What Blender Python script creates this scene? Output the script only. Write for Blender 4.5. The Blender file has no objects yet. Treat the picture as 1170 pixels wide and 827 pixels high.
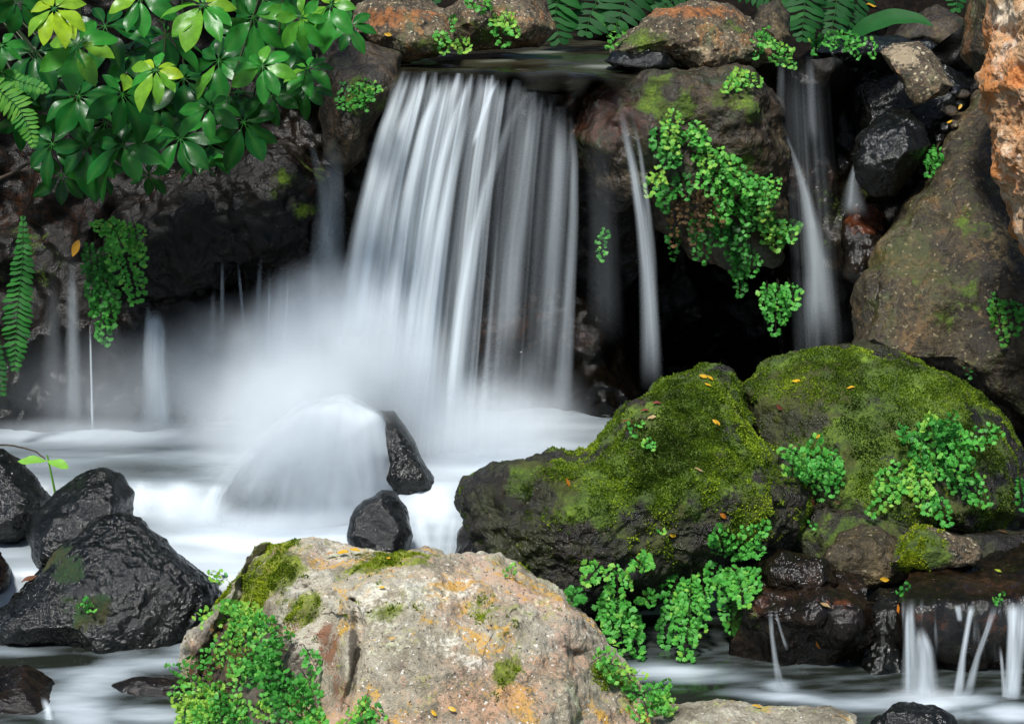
import bpy, math, random
import numpy as np
from mathutils import Vector

# ------------------------------------------------------------------ camera, sky, sun, exposure
S = bpy.context.scene
COL = S.collection
F = 2040.0                       # focal length in pixels of a 1170 x 827 picture
CAMZ = 1.52
PIT = math.radians(13.0)
cam_d = bpy.data.cameras.new('camera'); cam_d.sensor_width = 36.0
cam_d.lens = 36.0 * F / 1170.0; cam_d.clip_start = 0.05; cam_d.clip_end = 200.0
cam = bpy.data.objects.new('camera', cam_d); COL.objects.link(cam)
cam.location = (0, 0, CAMZ); cam.rotation_euler = (math.radians(90) - PIT, 0, 0)
S.camera = cam

SUN_EL, SUN_AZ = math.radians(60), math.radians(205)     # azimuth clockwise from +Y: behind the camera, a little to the left
w = bpy.data.worlds.new('World'); S.world = w; w.use_nodes = True
nt = w.node_tree; nt.nodes.clear()
sky = nt.nodes.new('ShaderNodeTexSky'); sky.sky_type = 'NISHITA'; sky.sun_disc = False
sky.sun_elevation = SUN_EL; sky.sun_rotation = SUN_AZ
bg = nt.nodes.new('ShaderNodeBackground'); bg.inputs['Strength'].default_value = 0.075
wo = nt.nodes.new('ShaderNodeOutputWorld')
nt.links.new(sky.outputs[0], bg.inputs[0]); nt.links.new(bg.outputs[0], wo.inputs[0])
sun_d = bpy.data.lights.new('sun', 'SUN'); sun_d.energy = 3.6; sun_d.angle = math.radians(9); sun_d.color = (1.0, .99, .95)
sun = bpy.data.objects.new('sun', sun_d); COL.objects.link(sun)
sdir = Vector((math.sin(SUN_AZ) * math.cos(SUN_EL), math.cos(SUN_AZ) * math.cos(SUN_EL), math.sin(SUN_EL)))
sun.rotation_euler = (-sdir).to_track_quat('-Z', 'Y').to_euler(); sun.location = sdir * 20
S.view_settings.view_transform = 'Standard'; S.view_settings.look = 'None'
S.view_settings.exposure = 0.58; S.view_settings.gamma = 1.0; S.view_settings.use_curve_mapping = False
S.cycles.transparent_max_bounces = 32; S.cycles.volume_bounces = 4
S.cycles.max_bounces = 8; S.cycles.diffuse_bounces = 3; S.cycles.glossy_bounces = 3

# ------------------------------------------------------------------ photo pixel + depth -> world
RT = np.array([1., 0, 0]); UP = np.array([0., math.sin(PIT), math.cos(PIT)]); FW = np.array([0., math.cos(PIT), -math.sin(PIT)])
C0 = np.array([0, 0, CAMZ])
def P(px, py, Y):
    px, py, Y = np.broadcast_arrays(np.asarray(px, float), np.asarray(py, float), np.asarray(Y, float))
    vx = (px - 585.) / F; vy = (413.5 - py) / F
    d = vx[..., None] * RT + vy[..., None] * UP + FW
    return C0 + d * (Y / d[..., 1])[..., None]
def PZ(px, py, z):
    px, py, z = np.broadcast_arrays(np.asarray(px, float), np.asarray(py, float), np.asarray(z, float))
    vx = (px - 585.) / F; vy = (413.5 - py) / F
    d = vx[..., None] * RT + vy[..., None] * UP + FW
    return C0 + d * ((z - CAMZ) / d[..., 2])[..., None]
def PROJ(p):
    q = p - C0
    zf = q @ FW
    return 585. + F * (q @ RT) / zf, 413.5 - F * (q @ UP) / zf

# ------------------------------------------------------------------ noise
def _hash(i, j, k, seed):
    h = (i.astype(np.int64) * 374761393 + j.astype(np.int64) * 668265263 + k.astype(np.int64) * 2147483647 + seed * 974711) & 0xffffffff
    h = ((h ^ (h >> 13)) * 1274126177) & 0xffffffff
    return (h ^ (h >> 16)) & 255
_rg = np.random.RandomState(5); _GR = _rg.normal(size=(256, 3)); _GR /= np.linalg.norm(_GR, axis=1)[:, None]
def perlin(p, seed=0):
    p = np.asarray(p, float); i0 = np.floor(p).astype(np.int64); f = p - i0
    u = f * f * f * (f * (f * 6 - 15) + 10); out = 0
    for a in (0, 1):
        for b in (0, 1):
            for c in (0, 1):
                g = _GR[_hash(i0[:, 0] + a, i0[:, 1] + b, i0[:, 2] + c, seed)]
                v = g[:, 0] * (f[:, 0] - a) + g[:, 1] * (f[:, 1] - b) + g[:, 2] * (f[:, 2] - c)
                wgt = (u[:, 0] if a else 1 - u[:, 0]) * (u[:, 1] if b else 1 - u[:, 1]) * (u[:, 2] if c else 1 - u[:, 2])
                out = out + v * wgt
    return out * 1.6
def fbm(p, octv=4, seed=0, gain=.5, ridged=False):
    s = 0; a = 1.; p = np.asarray(p, float).copy()
    for o in range(octv):
        n = perlin(p, seed + o * 17)
        s = s + a * ((1 - 2 * np.abs(n)) if ridged else n)
        a *= gain; p = p * 2.03 + 11.7
    return s
def sstep(a, b, x):
    t = np.clip((x - a) / (b - a), 0, 1); return t * t * (3 - 2 * t)

# ------------------------------------------------------------------ objects
def mesh_obj(name, v, f, mat=None, parent=None, attrs=None, smooth=True, origin=None, uv=None):
    """v: (n,3) world positions; f: (m,k) array or list of such arrays. One mesh object with its origin at its base."""
    v = np.asarray(v, np.float32)
    if parent is not None: origin = np.array(parent['_o'])
    elif origin is None:
        origin = np.array([(v[:, 0].min() + v[:, 0].max()) / 2, (v[:, 1].min() + v[:, 1].max()) / 2, v[:, 2].min()])
    fl = f if isinstance(f, list) else [f]
    fl = [np.asarray(x, np.int32) for x in fl if len(x)]
    me = bpy.data.meshes.new(name)
    nl = sum(x.size for x in fl); nf = sum(len(x) for x in fl)
    me.vertices.add(len(v)); me.vertices.foreach_set('co', (v - origin).astype(np.float32).ravel())
    me.loops.add(nl); me.polygons.add(nf)
    me.loops.foreach_set('vertex_index', np.concatenate([x.ravel() for x in fl]))
    tot = np.concatenate([np.full(len(x), x.shape[1], np.int32) for x in fl])
    me.polygons.foreach_set('loop_start', (np.cumsum(tot) - tot).astype(np.int32))
    me.update(calc_edges=True)
    me.polygons.foreach_set('use_smooth', np.full(nf, smooth))
    for k, a in (attrs or {}).items():
        at = me.attributes.new(k, 'FLOAT', 'POINT'); at.data.foreach_set('value', np.asarray(a, np.float32))
    if mat: me.materials.append(mat)
    me.validate(); me.update()
    o = bpy.data.objects.new(name, me); COL.objects.link(o)
    o['_o'] = [float(x) for x in origin]
    if parent is not None: o.parent = parent; 
    if parent is None: o.location = [float(x) for x in origin]
    return o
def empty(name, loc):
    o = bpy.data.objects.new(name, None); COL.objects.link(o)
    o.location = [float(x) for x in loc]; o['_o'] = [float(x) for x in loc]; o.empty_display_size = .05
    return o
def tag(o, label=None, cat=None, group=None, kind=None):
    if label: o['label'] = label
    if cat: o['category'] = cat
    if group: o['group'] = group
    if kind: o['kind'] = kind
    return o
def vnormals(v, f):
    n = np.zeros_like(v, dtype=float)
    for x in (f if isinstance(f, list) else [f]):
        a, b, c = v[x[:, 0]], v[x[:, 1]], v[x[:, 2]]
        fn = np.cross(b - a, c - a)
        if x.shape[1] == 4: fn = np.cross(c - a, v[x[:, 3]] - b)
        for k in range(x.shape[1]): np.add.at(n, x[:, k], fn)
    return n / (np.linalg.norm(n, axis=1)[:, None] + 1e-12)
def grid_faces(nu, nv):
    i = np.arange(nu * nv).reshape(nv, nu)
    return np.stack([i[:-1, :-1], i[:-1, 1:], i[1:, 1:], i[1:, :-1]], -1).reshape(-1, 4)
def paint(px, py, blobs, mask=None):
    s = np.zeros(len(px))
    for b in blobs:
        x, y, rx, ry = b[:4]; wt = b[4] if len(b) > 4 else 1.; an = math.radians(b[5]) if len(b) > 5 else 0
        dx, dy = px - x, py - y
        ex = (dx * math.cos(an) + dy * math.sin(an)) / rx; ey = (-dx * math.sin(an) + dy * math.cos(an)) / ry
        s = np.maximum(s, wt * np.exp(-(ex * ex + ey * ey) ** 1.5)) if wt > 0 else s + wt * np.exp(-(ex * ex + ey * ey) ** 1.5)
    return np.clip(s, 0, 1)

# ------------------------------------------------------------------ materials
class NT:
    def __init__(s, name):
        s.m = bpy.data.materials.new(name); s.m.use_nodes = True
        s.t = s.m.node_tree; s.t.nodes.clear(); s.out = s.t.nodes.new('ShaderNodeOutputMaterial')
        s.co = s.n('ShaderNodeTexCoord').outputs['Object']
    def n(s, ty, **kw):
        x = s.t.nodes.new(ty)
        for k, v in kw.items(): setattr(x, k, v)
        return x
    def l(s, a, b):
        if hasattr(a, 'is_output'): s.t.links.new(a, b)
        else: b.default_value = a
    def noise(s, scale, detail=4, rough=.55, dist=0., vec=None, stretch=None):
        x = s.n('ShaderNodeTexNoise'); v = vec or s.co
        if stretch:
            m = s.n('ShaderNodeMapping'); m.inputs['Scale'].default_value = stretch; s.l(v, m.inputs[0]); v = m.outputs[0]
        s.l(v, x.inputs['Vector']); x.inputs['Scale'].default_value = scale; x.inputs['Detail'].default_value = detail
        x.inputs['Roughness'].default_value = rough; x.inputs['Distortion'].default_value = dist
        return x.outputs['Fac']
    def vor(s, scale, feature='F1', out='Distance', vec=None):
        x = s.n('ShaderNodeTexVoronoi', feature=feature); s.l(vec or s.co, x.inputs['Vector']); x.inputs['Scale'].default_value = scale
        return x.outputs[out]
    def ramp(s, fac, stops, interp='LINEAR'):
        r = s.n('ShaderNodeValToRGB'); r.color_ramp.interpolation = interp; e = r.color_ramp.elements
        while len(e) < len(stops): e.new(.5)
        for q, (p, c) in zip(e, stops):
            q.position = p; q.color = (*c, 1) if not isinstance(c, (int, float)) else (c, c, c, 1)
        s.l(fac, r.inputs[0]); return r.outputs[0]
    def rng(s, fac, a, b, c=0., d=1.):
        r = s.n('ShaderNodeMapRange', interpolation_type='SMOOTHSTEP'); s.l(fac, r.inputs[0])
        for k, v in zip((1, 2, 3, 4), (a, b, c, d)): r.inputs[k].default_value = v
        return r.outputs[0]
    def mix(s, fac, a, b, blend='MIX'):
        x = s.n('ShaderNodeMix', data_type='RGBA', blend_type=blend); s.l(fac, x.inputs[0])
        for q, v in ((x.inputs[6], a), (x.inputs[7], b)):
            s.l((*v, 1) if isinstance(v, tuple) else v, q)
        return x.outputs[2]
    def math(s, op, a, b=0., clamp=False):
        x = s.n('ShaderNodeMath', operation=op, use_clamp=clamp); s.l(a, x.inputs[0]); s.l(b, x.inputs[1]); return x.outputs[0]
    def attr(s, name):
        return s.n('ShaderNodeAttribute', attribute_name=name).outputs['Fac']
    def bump(s, h, strength, dist, nrm=None):
        b = s.n('ShaderNodeBump'); s.l(h, b.inputs['Height']); b.inputs['Strength'].default_value = strength; b.inputs['Distance'].default_value = dist
        if nrm is not None: s.l(nrm, b.inputs['Normal'])
        return b.outputs[0]
    def bsdf(s, color, rough, normal=None, spec=.5, **kw):
        p = s.n('ShaderNodeBsdfPrincipled')
        s.l((*color, 1) if isinstance(color, tuple) else color, p.inputs['Base Color']); s.l(rough, p.inputs['Roughness'])
        s.l(spec, p.inputs['Specular IOR Level'])
        if normal is not None: s.l(normal, p.inputs['Normal'])
        for k, v in kw.items(): s.l(v, p.inputs[k.replace('_', ' ')])
        return p.outputs[0]
    def done(s, sh):
        s.t.links.new(sh, s.out.inputs['Surface']); return s.m

MOSS_A, MOSS_B, MOSS_C = (.018, .032, .004), (.06, .105, .008), (.16, .25, .014)
def rock_mat(name, dark, mid, light, scale=9., rough=(.35, .7), bump=.5, fine=70., speck=None, patch=None, stain=(.10, .04, .015),
             streak=False, grain=.55, bd=.012, spec=.5, moss_cols=(MOSS_A, MOSS_B, MOSS_C), zone=(.45, .25, .15), pits=0.):
    t = NT(name)
    n1 = t.noise(scale, 6, .62, .5, stretch=(1, 1, .22) if streak else None)
    n2 = t.noise(scale * 4.3, 6, .68, .2, stretch=(1, 1, .5) if streak else None); n3 = t.noise(fine, 4, .75)
    lo = t.noise(scale * .45, 3, .5)
    mixn = t.math('ADD', t.math('MULTIPLY', n1, .55), t.math('MULTIPLY', n2, .45))
    col = t.ramp(mixn, [(.34, dark), (.49, mid), (.64, light)])
    col = t.mix(t.rng(lo, .35, .65), t.mix(.7, col, (.42, .40, .36), 'MULTIPLY'), col)
    col = t.mix(t.rng(n3, .38, .68), t.mix(grain, col, (.16, .14, .12), 'MULTIPLY'), col)
    nb2 = t.math('ADD', t.math('MULTIPLY', t.math('SUBTRACT', n2, .5), 1.2), t.math('MULTIPLY', t.math('SUBTRACT', n3, .5), 1.1))
    def mask(nm, k=1., a=.38, b=.68):
        at = t.attr(nm); return t.math('MULTIPLY', t.rng(t.math('ADD', at, t.math('MULTIPLY', nb2, k)), a, b), t.rng(at, .0, .2))
    if patch:
        for c, sc, l_, h_ in patch:
            col = t.mix(t.math('MULTIPLY', t.rng(t.math('ADD', t.math('MULTIPLY', t.noise(sc, 5, .7, .6), .72), t.math('MULTIPLY', n3, .28)), l_, h_), .85), col, c)
    col = t.mix(t.math('MULTIPLY', mask('zone'), .75), col, zone)
    if speck:
        for c, sc, l_, h_ in speck:
            col = t.mix(t.rng(t.noise(sc, 2, .5), l_, h_), col, c)
    col = t.mix(t.math('MULTIPLY', mask('stain'), .85), col, t.mix(t.rng(n2, .35, .65), tuple(x * .35 for x in stain), stain))
    col = t.mix(t.math('MULTIPLY', mask('pale'), .7), col, light)
    col = t.mix(t.math('MULTIPLY', mask('crack', .8), .85), col, t.mix(n3, (.010, .007, .005), (.06, .036, .02)))
    mn = t.math('ADD', t.math('MULTIPLY', t.noise(scale * 2.2, 5, .7), .6), t.math('MULTIPLY', t.noise(fine * 1.1, 3, .8), .4))
    mm = t.rng(t.math('ADD', t.attr('moss'), t.math('MULTIPLY', t.math('SUBTRACT', mn, .5), 1.6)), .34, .62)
    mm = t.math('MULTIPLY', mm, t.rng(t.attr('moss'), .0, .25))
    mc = t.ramp(t.math('ADD', t.math('MULTIPLY', t.noise(14, 4, .6), .55), t.math('MULTIPLY', t.noise(160, 3, .7), .45)), [(.34, moss_cols[0]), (.5, moss_cols[1]), (.66, moss_cols[2])])
    mc = t.mix(t.math('MULTIPLY', t.rng(t.noise(6, 4, .6, .4), .48, .62), .75), mc, t.mix(n3, (.012, .010, .003), (.075, .062, .012)))
    col = t.mix(t.math('MULTIPLY', mm, .92), col, mc)
    r = t.rng(t.noise(scale * 2.7, 4, .6), .35, .65, rough[0], rough[1])
    wet = t.rng(t.math('ADD', t.attr('wet'), t.math('MULTIPLY', t.math('SUBTRACT', n2, .5), .6)), .35, .65)
    r = t.math('ADD', t.math('MULTIPLY', r, t.math('SUBTRACT', 1., wet)), t.math('MULTIPLY', wet, .10))
    r = t.math('ADD', t.math('MULTIPLY', r, t.math('SUBTRACT', 1., mm)), t.math('MULTIPLY', mm, .85))
    h = t.math('ADD', t.math('MULTIPLY', n2, .8), t.math('MULTIPLY', n3, .55))
    if pits:
        h = t.math('ADD', h, t.math('MULTIPLY', t.rng(t.vor(fine * 1.1), .0, .55), pits))
    h = t.math('ADD', h, t.math('MULTIPLY', t.noise(fine * 2.6, 3, .75), .35))
    return t.done(t.bsdf(col, r, t.bump(h, bump, bd), spec))

M = {}
M['granite'] = rock_mat('pale granite', (.22, .185, .13), (.60, .55, .42), (.82, .80, .68), 7, (.6, .9), .9, 115, grain=.5,
    speck=[((.10, .08, .07), 140, .63, .72), ((.75, .70, .62), 120, .66, .75)],
    patch=[((.54, .38, .30), 4.2, .50, .61), ((.25, .25, .20), 5.1, .52, .62), ((.58, .32, .05), 9.5, .545, .62), ((.62, .64, .42), 6.0, .53, .62), ((.34, .36, .10), 12.0, .55, .62), ((.20, .16, .14), 13.0, .60, .68)], stain=(.20, .065, .015), zone=(.50, .30, .20))
M['orange'] = rock_mat('orange granite', (.42, .21, .09), (.68, .41, .21), (.82, .68, .50), 8, (.6, .9), .8, 85, grain=.4,
    speck=[((.07, .04, .03), 110, .62, .72)], patch=[((.55, .19, .04), 5.5, .50, .6), ((.62, .52, .42), 7.3, .55, .65), ((.36, .17, .10), 4.1, .56, .66)], stain=(.48, .17, .03))
M['tan'] = rock_mat('tan lichen rock', (.045, .032, .018), (.17, .12, .065), (.38, .30, .19), 9, (.5, .85), .8, 75, grain=.7,
    speck=[((.03, .03, .02), 60, .56, .66), ((.45, .40, .26), 95, .6, .7)], patch=[((.34, .15, .035), 6, .53, .63), ((.07, .09, .03), 8, .53, .63), ((.03, .025, .02), 5, .55, .65)], stain=(.36, .13, .03))
M['brown'] = rock_mat('brown cliff rock', (.012, .009, .005), (.048, .032, .014), (.15, .10, .045), 7, (.3, .7), .8, 60, streak=True, grain=.7,
    patch=[((.022, .035, .010), 6, .50, .62)], stain=(.055, .018, .010))
M['olive'] = rock_mat('olive streaked rock', (.018, .013, .006), (.070, .050, .020), (.22, .16, .07), 6.5, (.35, .75), .8, 75, streak=True, grain=.7,
    speck=[((.22, .18, .10), 85, .62, .74)], patch=[((.05, .06, .014), 6, .50, .62), ((.16, .09, .03), 5, .54, .66), ((.02, .016, .010), 4, .54, .66)], stain=(.14, .06, .02))

M['wet'] = rock_mat('wet black rock', (.003, .0035, .003), (.008, .009, .007), (.026, .027, .023), 9, (.05, .15), .40, 62, pits=.15, bd=.02, spec=.42, moss_cols=((.004, .012, .004), (.010, .032, .008), (.03, .075, .015)),
    speck=[((.12, .12, .11), 120, .69, .75)])
M['wetbrown'] = rock_mat('wet brown rock', (.004, .003, .002), (.014, .009, .005), (.05, .028, .014), 8, (.05, .2), .40, 60, pits=.1, bd=.02, spec=.4,
    speck=[((.12, .09, .06), 110, .70, .76)], patch=[((.05, .018, .010), 7, .55, .65), ((.02, .026, .008), 6, .55, .65)], stain=(.10, .03, .012))
M['wall'] = rock_mat('dripping cliff rock', (.0022, .0017, .0012), (.007, .0055, .0035), (.022, .016, .010), 6, (.24, .6), .42, 52, pits=.1, bd=.02, spec=.28, patch=[((.025, .012, .007), 5, .55, .65)], stain=(.035, .014, .006))
M['mossy'] = rock_mat('mossy boulder rock', (.004, .003, .002), (.014, .010, .005), (.05, .034, .017), 9, (.2, .6), .9, 65, grain=.7,
    speck=[((.16, .12, .08), 120, .69, .75)], patch=[((.025, .028, .006), 6, .47, .58)], stain=(.06, .012, .012))
M['soil'] = rock_mat('dark forest soil', (.003, .0025, .0015), (.007, .005, .003), (.022, .014, .008), 9, (.7, .9), .8, 60, spec=.1)

# ------------------------------------------------------------------ rocks: an outline in the view, its own distance and its own depth
import bmesh
_ico = {}
def ico(n):
    if n not in _ico:
        bm = bmesh.new(); bmesh.ops.create_icosphere(bm, subdivisions=n, radius=1.0)
        v = np.array([x.co[:] for x in bm.verts]); bm.verts.ensure_lookup_table()
        f = np.array([[q.index for q in p.verts] for p in bm.faces], np.int32); bm.free(); _ico[n] = (v, f)
    return _ico[n]
def polar(poly, c, n=1440):
    """distance from c to the outline for n directions"""
    th = np.linspace(-math.pi, math.pi, n, endpoint=False); r = np.zeros(n)
    d = np.stack([np.cos(th), np.sin(th)], 1); q = np.asarray(poly, float) - c
    for a, b in zip(q, np.roll(q, -1, 0)):
        e = b - a; den = d[:, 0] * e[1] - d[:, 1] * e[0]
        with np.errstate(divide='ignore', invalid='ignore'):
            t = (a[0] * e[1] - a[1] * e[0]) / den; s = (a[0] * d[:, 1] - a[1] * d[:, 0]) / den
        ok = (np.abs(den) > 1e-9) & (s >= -1e-6) & (s <= 1 + 1e-6) & (t > 0); r[ok] = np.maximum(r[ok], t[ok])
    k = np.exp(-np.linspace(-2, 2, 17) ** 2); k /= k.sum()
    return np.convolve(np.concatenate([r[-8:], r, r[:8]]), k, 'valid')
HITS = []                        # (px, py, Y, normal, position) of every rock vertex that faces the camera
def remember(v, n):
    fr = ((C0 - v) * n).sum(1) > 0
    px, py = PROJ(v[fr]); HITS.append(np.column_stack([px, py, v[fr], n[fr]]))
_hc = []
def hit(px, py, r=5):
    if not _hc: _hc.append(np.concatenate(HITS))
    H = _hc[0]; d2 = (H[:, 0] - px) ** 2 + (H[:, 1] - py) ** 2
    ok = np.where(d2 < r * r)[0]
    if not len(ok):
        return None if r > 30 else hit(px, py, r * 2)
    k = ok[np.argmin(H[ok, 3])]; return H[k, 2:5].copy(), H[k, 5:8].copy()

def rock(name, poly, Y, D, mat, label=None, cat='rock', lod=7, lean=.6, center=None, facets=9, flat=.5, pw=.8, n_amp=.02, n_sc=6., seed=0,
         grooves=(), ridge=None, moss=(), mossup=0., stain=(), wet=(), crack=(), pale=(), zone=(), group=None, kind=None, rid=0., fine=.25, register=True, slope=None):
    v, f = ico(lod); u = v.copy(); rs = np.random.RandomState(seed + 77)
    for k in range(facets):                                  # plane cuts give the stone its flat faces and arrises
        n = rs.normal(size=3); n[1] = -abs(n[1]) - .35; n /= np.linalg.norm(n)
        o = rs.uniform(.62, .88); e = u @ n - o
        u = np.where((e > 0)[:, None], u - (flat * e)[:, None] * n, u)
    c = np.array(center, float) if center else (np.min(poly, 0) + np.max(poly, 0)) / 2.
    R = polar(poly, c); rho = np.hypot(u[:, 0], u[:, 2]); th = np.arctan2(-u[:, 2], u[:, 0])
    ti = (th + math.pi) / (2 * math.pi) * len(R); i0 = np.floor(ti).astype(int) % len(R); fr = ti - np.floor(ti)
    r = R[i0] * (1 - fr) + R[(i0 + 1) % len(R)] * fr
    rr = r * rho ** pw
    px = c[0] + np.cos(th) * rr; py = c[1] + np.sin(th) * rr
    H = max(p[1] for p in poly) - min(p[1] for p in poly)
    yy = np.sign(u[:, 1]) * np.abs(u[:, 1])
    YY = Y + D * yy + lean * (c[1] - py) * Y / F
    if slope: YY = YY + slope * (px - c[0]) * Y / F
    p = P(px, py, YY)
    nn = vnormals(p, f)
    if (nn * (p - p.mean(0))).sum() < 0: f = f[:, ::-1]; nn = -nn
    size = max(np.ptp(p[:, 0]), np.ptp(p[:, 2]))
    q = p * n_sc
    disp = fbm(q + seed * 3.1, 3, seed, .5) * n_amp
    if rid: disp += (fbm(q * .8 + seed, 3, seed + 5, .5, True) - .5) * rid
    disp += fbm(p * n_sc * 6 + seed, 4, seed + 3, .5) * n_amp * fine * .55
    p = p + nn * disp[:, None]
    if ridge:                                                # a true arris: left of this line the face falls back along the line of sight
        gx, gy = PROJ(p); rl, k, w0 = ridge; x0 = np.interp(gy, [q[1] for q in rl], [q[0] for q in rl]) + 9 * fbm(p * 12, 2, 3)
        dd = np.clip(x0 - gx, 0, None); fr_ = sstep(.3, -.3, nn[:, 1])
        p = C0 + (p - C0) * (1 + fr_ * k * dd / F * sstep(0, w0, dd))[:, None]
    if mat in ('wet', 'wetbrown') and lod >= 6:              # water-worn pitting that carries the wet glints
        p = p + nn * (fbm(p * 72 + seed, 3, 4, .6) * .0021 * (.25 + .95 * sstep(-.15, .35, fbm(p * 6 + seed, 2, 8))))[:, None]
    for g in grooves:                                        # a crack: polyline, half width in px, depth in m
        line, wd, dp = g
        gx, gy = PROJ(p); dist = np.full(len(p), 1e9); wob = fbm(p * 14, 2, 9) * wd * .7
        for a, b in zip(line[:-1], line[1:]):
            a = np.array(a, float); b = np.array(b, float); e = b - a
            t = np.clip(((gx - a[0]) * e[0] + (gy - a[1]) * e[1]) / (e @ e), 0, 1)
            dist = np.minimum(dist, np.hypot(gx - a[0] - t * e[0], gy - a[1] - t * e[1]))
        m = np.exp(-((dist + wob) / wd) ** 2) * (nn[:, 1] < 0.2)
        p = p + np.array([0, 1., -.1]) * (dp * m)[:, None]
    nn = vnormals(p, f)
    gx, gy = PROJ(p)
    at = {}; bare = np.clip(fbm(p * 6.5 + seed, 3, 41, .6), -.6, .6) * .55
    front = sstep(.35, -.1, nn[:, 1])
    mo = paint(gx, gy, moss) * np.maximum(front, .2) if len(moss) else np.zeros(len(p))
    if mossup: mo = np.maximum(mo, mossup * sstep(.25, .8, nn[:, 2]))
    if mo.max() > 0: mo = np.clip(mo + np.where(mo > .05, bare, 0), 0, 1); at['moss'] = mo
    for k, bl in (('stain', stain), ('wet', wet), ('crack', crack), ('pale', pale), ('zone', zone)):
        if len(bl): at[k] = paint(gx, gy, bl)
    o = mesh_obj(name, p, f, M[mat] if isinstance(mat, str) else mat, attrs=at)
    tag(o, label, cat if kind is None else None, group, kind)
    if register: remember(p, nn)
    o_data = dict(p=p, n=nn, f=f, moss=at.get('moss'), gx=gx, gy=gy)
    ROCKS[o.name] = o_data
    return o
ROCKS = {}
# ------------------------------------------------------------------ the setting: rock wall, hillside behind, stream bed
def smooth_interp(pts, X, Yq, sig=75.):
    pts = np.array(pts, float); num = np.zeros_like(X); den = np.zeros_like(X)
    for x, y, v in pts:
        d2 = ((X - x) ** 2 + (Yq - y) ** 2) / sig ** 2
        wgt = 1. / (d2 + .08) ** 1.6; num += wgt * v; den += wgt
    return num / den
gu = np.arange(-260, 1430, 3.2); gv = np.linspace(0, 1, 210)
top_x = [-260, 60, 300, 395, 430, 460, 600, 640, 700, 760, 880, 890, 950, 975, 1010, 1060, 1100, 1430]
top_y = [-90, -70, -40, 20, 62, 98, 100, 112, 104, 84, 74, 70, 70, 84, 60, 60, 30, -70]
U, V = np.meshgrid(gu, gv)
TY = np.interp(U, top_x, top_y); PYg = TY + (600 - TY) * V
ctrl = [(-200, 100, 5.2), (-200, 450, 4.9), (0, 0, 5.35), (0, 150, 5.4), (0, 230, 5.35), (0, 300, 5.22), (0, 450, 5.02), (60, 500, 5.0), (100, 400, 5.1), (150, 150, 5.4), (150, 480, 5.0),
        (200, 250, 5.3), (250, 100, 5.3), (230, 380, 5.15), (320, 330, 5.3), (340, 450, 5.1), (400, 120, 5.2), (400, 300, 5.35), (500, 100, 5.14), (500, 300, 5.45), (600, 110, 5.12), (600, 300, 5.45),
        (560, 480, 5.2), (660, 400, 5.3), (700, 150, 5.25), (700, 300, 5.5), (690, 470, 5.15), (760, 350, 5.8), (780, 430, 6.0), (830, 300, 6.0), (830, 420, 6.1), (870, 380, 5.9),
        (820, 120, 5.35), (930, 90, 5.3), (930, 200, 5.42), (940, 350, 5.4), (980, 130, 5.5), (985, 300, 5.3), (1000, 200, 5.45), (1060, 100, 5.5), (1100, 200, 5.5), (1200, 100, 5.6), (1300, 300, 5.4), (1100, 480, 5.2), (1300, 550, 5.0), (930, 540, 5.4)]
YY = smooth_interp(ctrl, U, PYg, 70.)
pp = P(U.ravel(), PYg.ravel(), YY.ravel())
d = fbm(pp * np.array([5., 5, 4]), 4, 3, .55) * .045 + (fbm(pp * 3.2, 3, 8, .5, True) - .4) * .045
pp = pp + np.array([0, -1., .25]) * d[:, None]
pp = pp + np.array([0, -1., .3]) * (fbm(pp * 50, 3, 14, .6) * .0018)[:, None]
ff = grid_faces(len(gu), len(gv)); nn = vnormals(pp, ff)
if nn[:, 1].mean() > 0: ff = ff[:, ::-1]; nn = -nn
gx, gy = PROJ(pp)
cl = mesh_obj('rock_wall', pp, ff, M['wall'], attrs={'wet': paint(gx, gy, [(60, 440, 160, 90, .8), (250, 400, 180, 120, .7), (640, 430, 110, 110, .8), (960, 200, 60, 150, .7), (350, 200, 60, 160, .6)]),
    'moss': paint(gx, gy, [(30, 300, 50, 70, .35), (330, 270, 60, 50, .3), (960, 240, 60, 80, .35)]), 'stain': paint(gx, gy, [(20, 230, 120, 90, .45), (690, 130, 90, 60, .5), (570, 350, 70, 70, .6)])})
tag(cl, kind='structure'); remember(pp, nn)

# hillside that closes the view behind the upper stream
gu = np.linspace(-3.2, 3.2, 150); gv = np.linspace(0, 1, 70); U, V = np.meshgrid(gu, gv)
hy = 5.6 + V * 4.2; hz = 1.08 + 2.4 * sstep(.3, 1., V) + .10 * np.abs(U) ** 1.5 * sstep(.0, .5, V)
hp = np.stack([U, hy, hz], -1).reshape(-1, 3); hp[:, 2] += fbm(hp * 2.2, 4, 21) * .12 + fbm(hp * 9, 2, 4) * .02
hf = grid_faces(150, 70); hn = vnormals(hp, hf)
if hn[:, 2].mean() < 0: hf = hf[:, ::-1]; hn = -hn
gh = mesh_obj('hillside', hp, hf, M['soil']); tag(gh, kind='structure'); remember(hp, hn)
gu = np.linspace(-3.5, 3.5, 140); gv = np.linspace(2.0, 5.6, 90); U, V = np.meshgrid(gu, gv)
hp = np.stack([U, V, -.22 + 0 * U], -1).reshape(-1, 3); hp[:, 2] += fbm(hp * 2.5, 4, 2) * .06
gb = mesh_obj('stream_bed', hp, grid_faces(140, 90), M['soil']); tag(gb, kind='structure')

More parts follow.
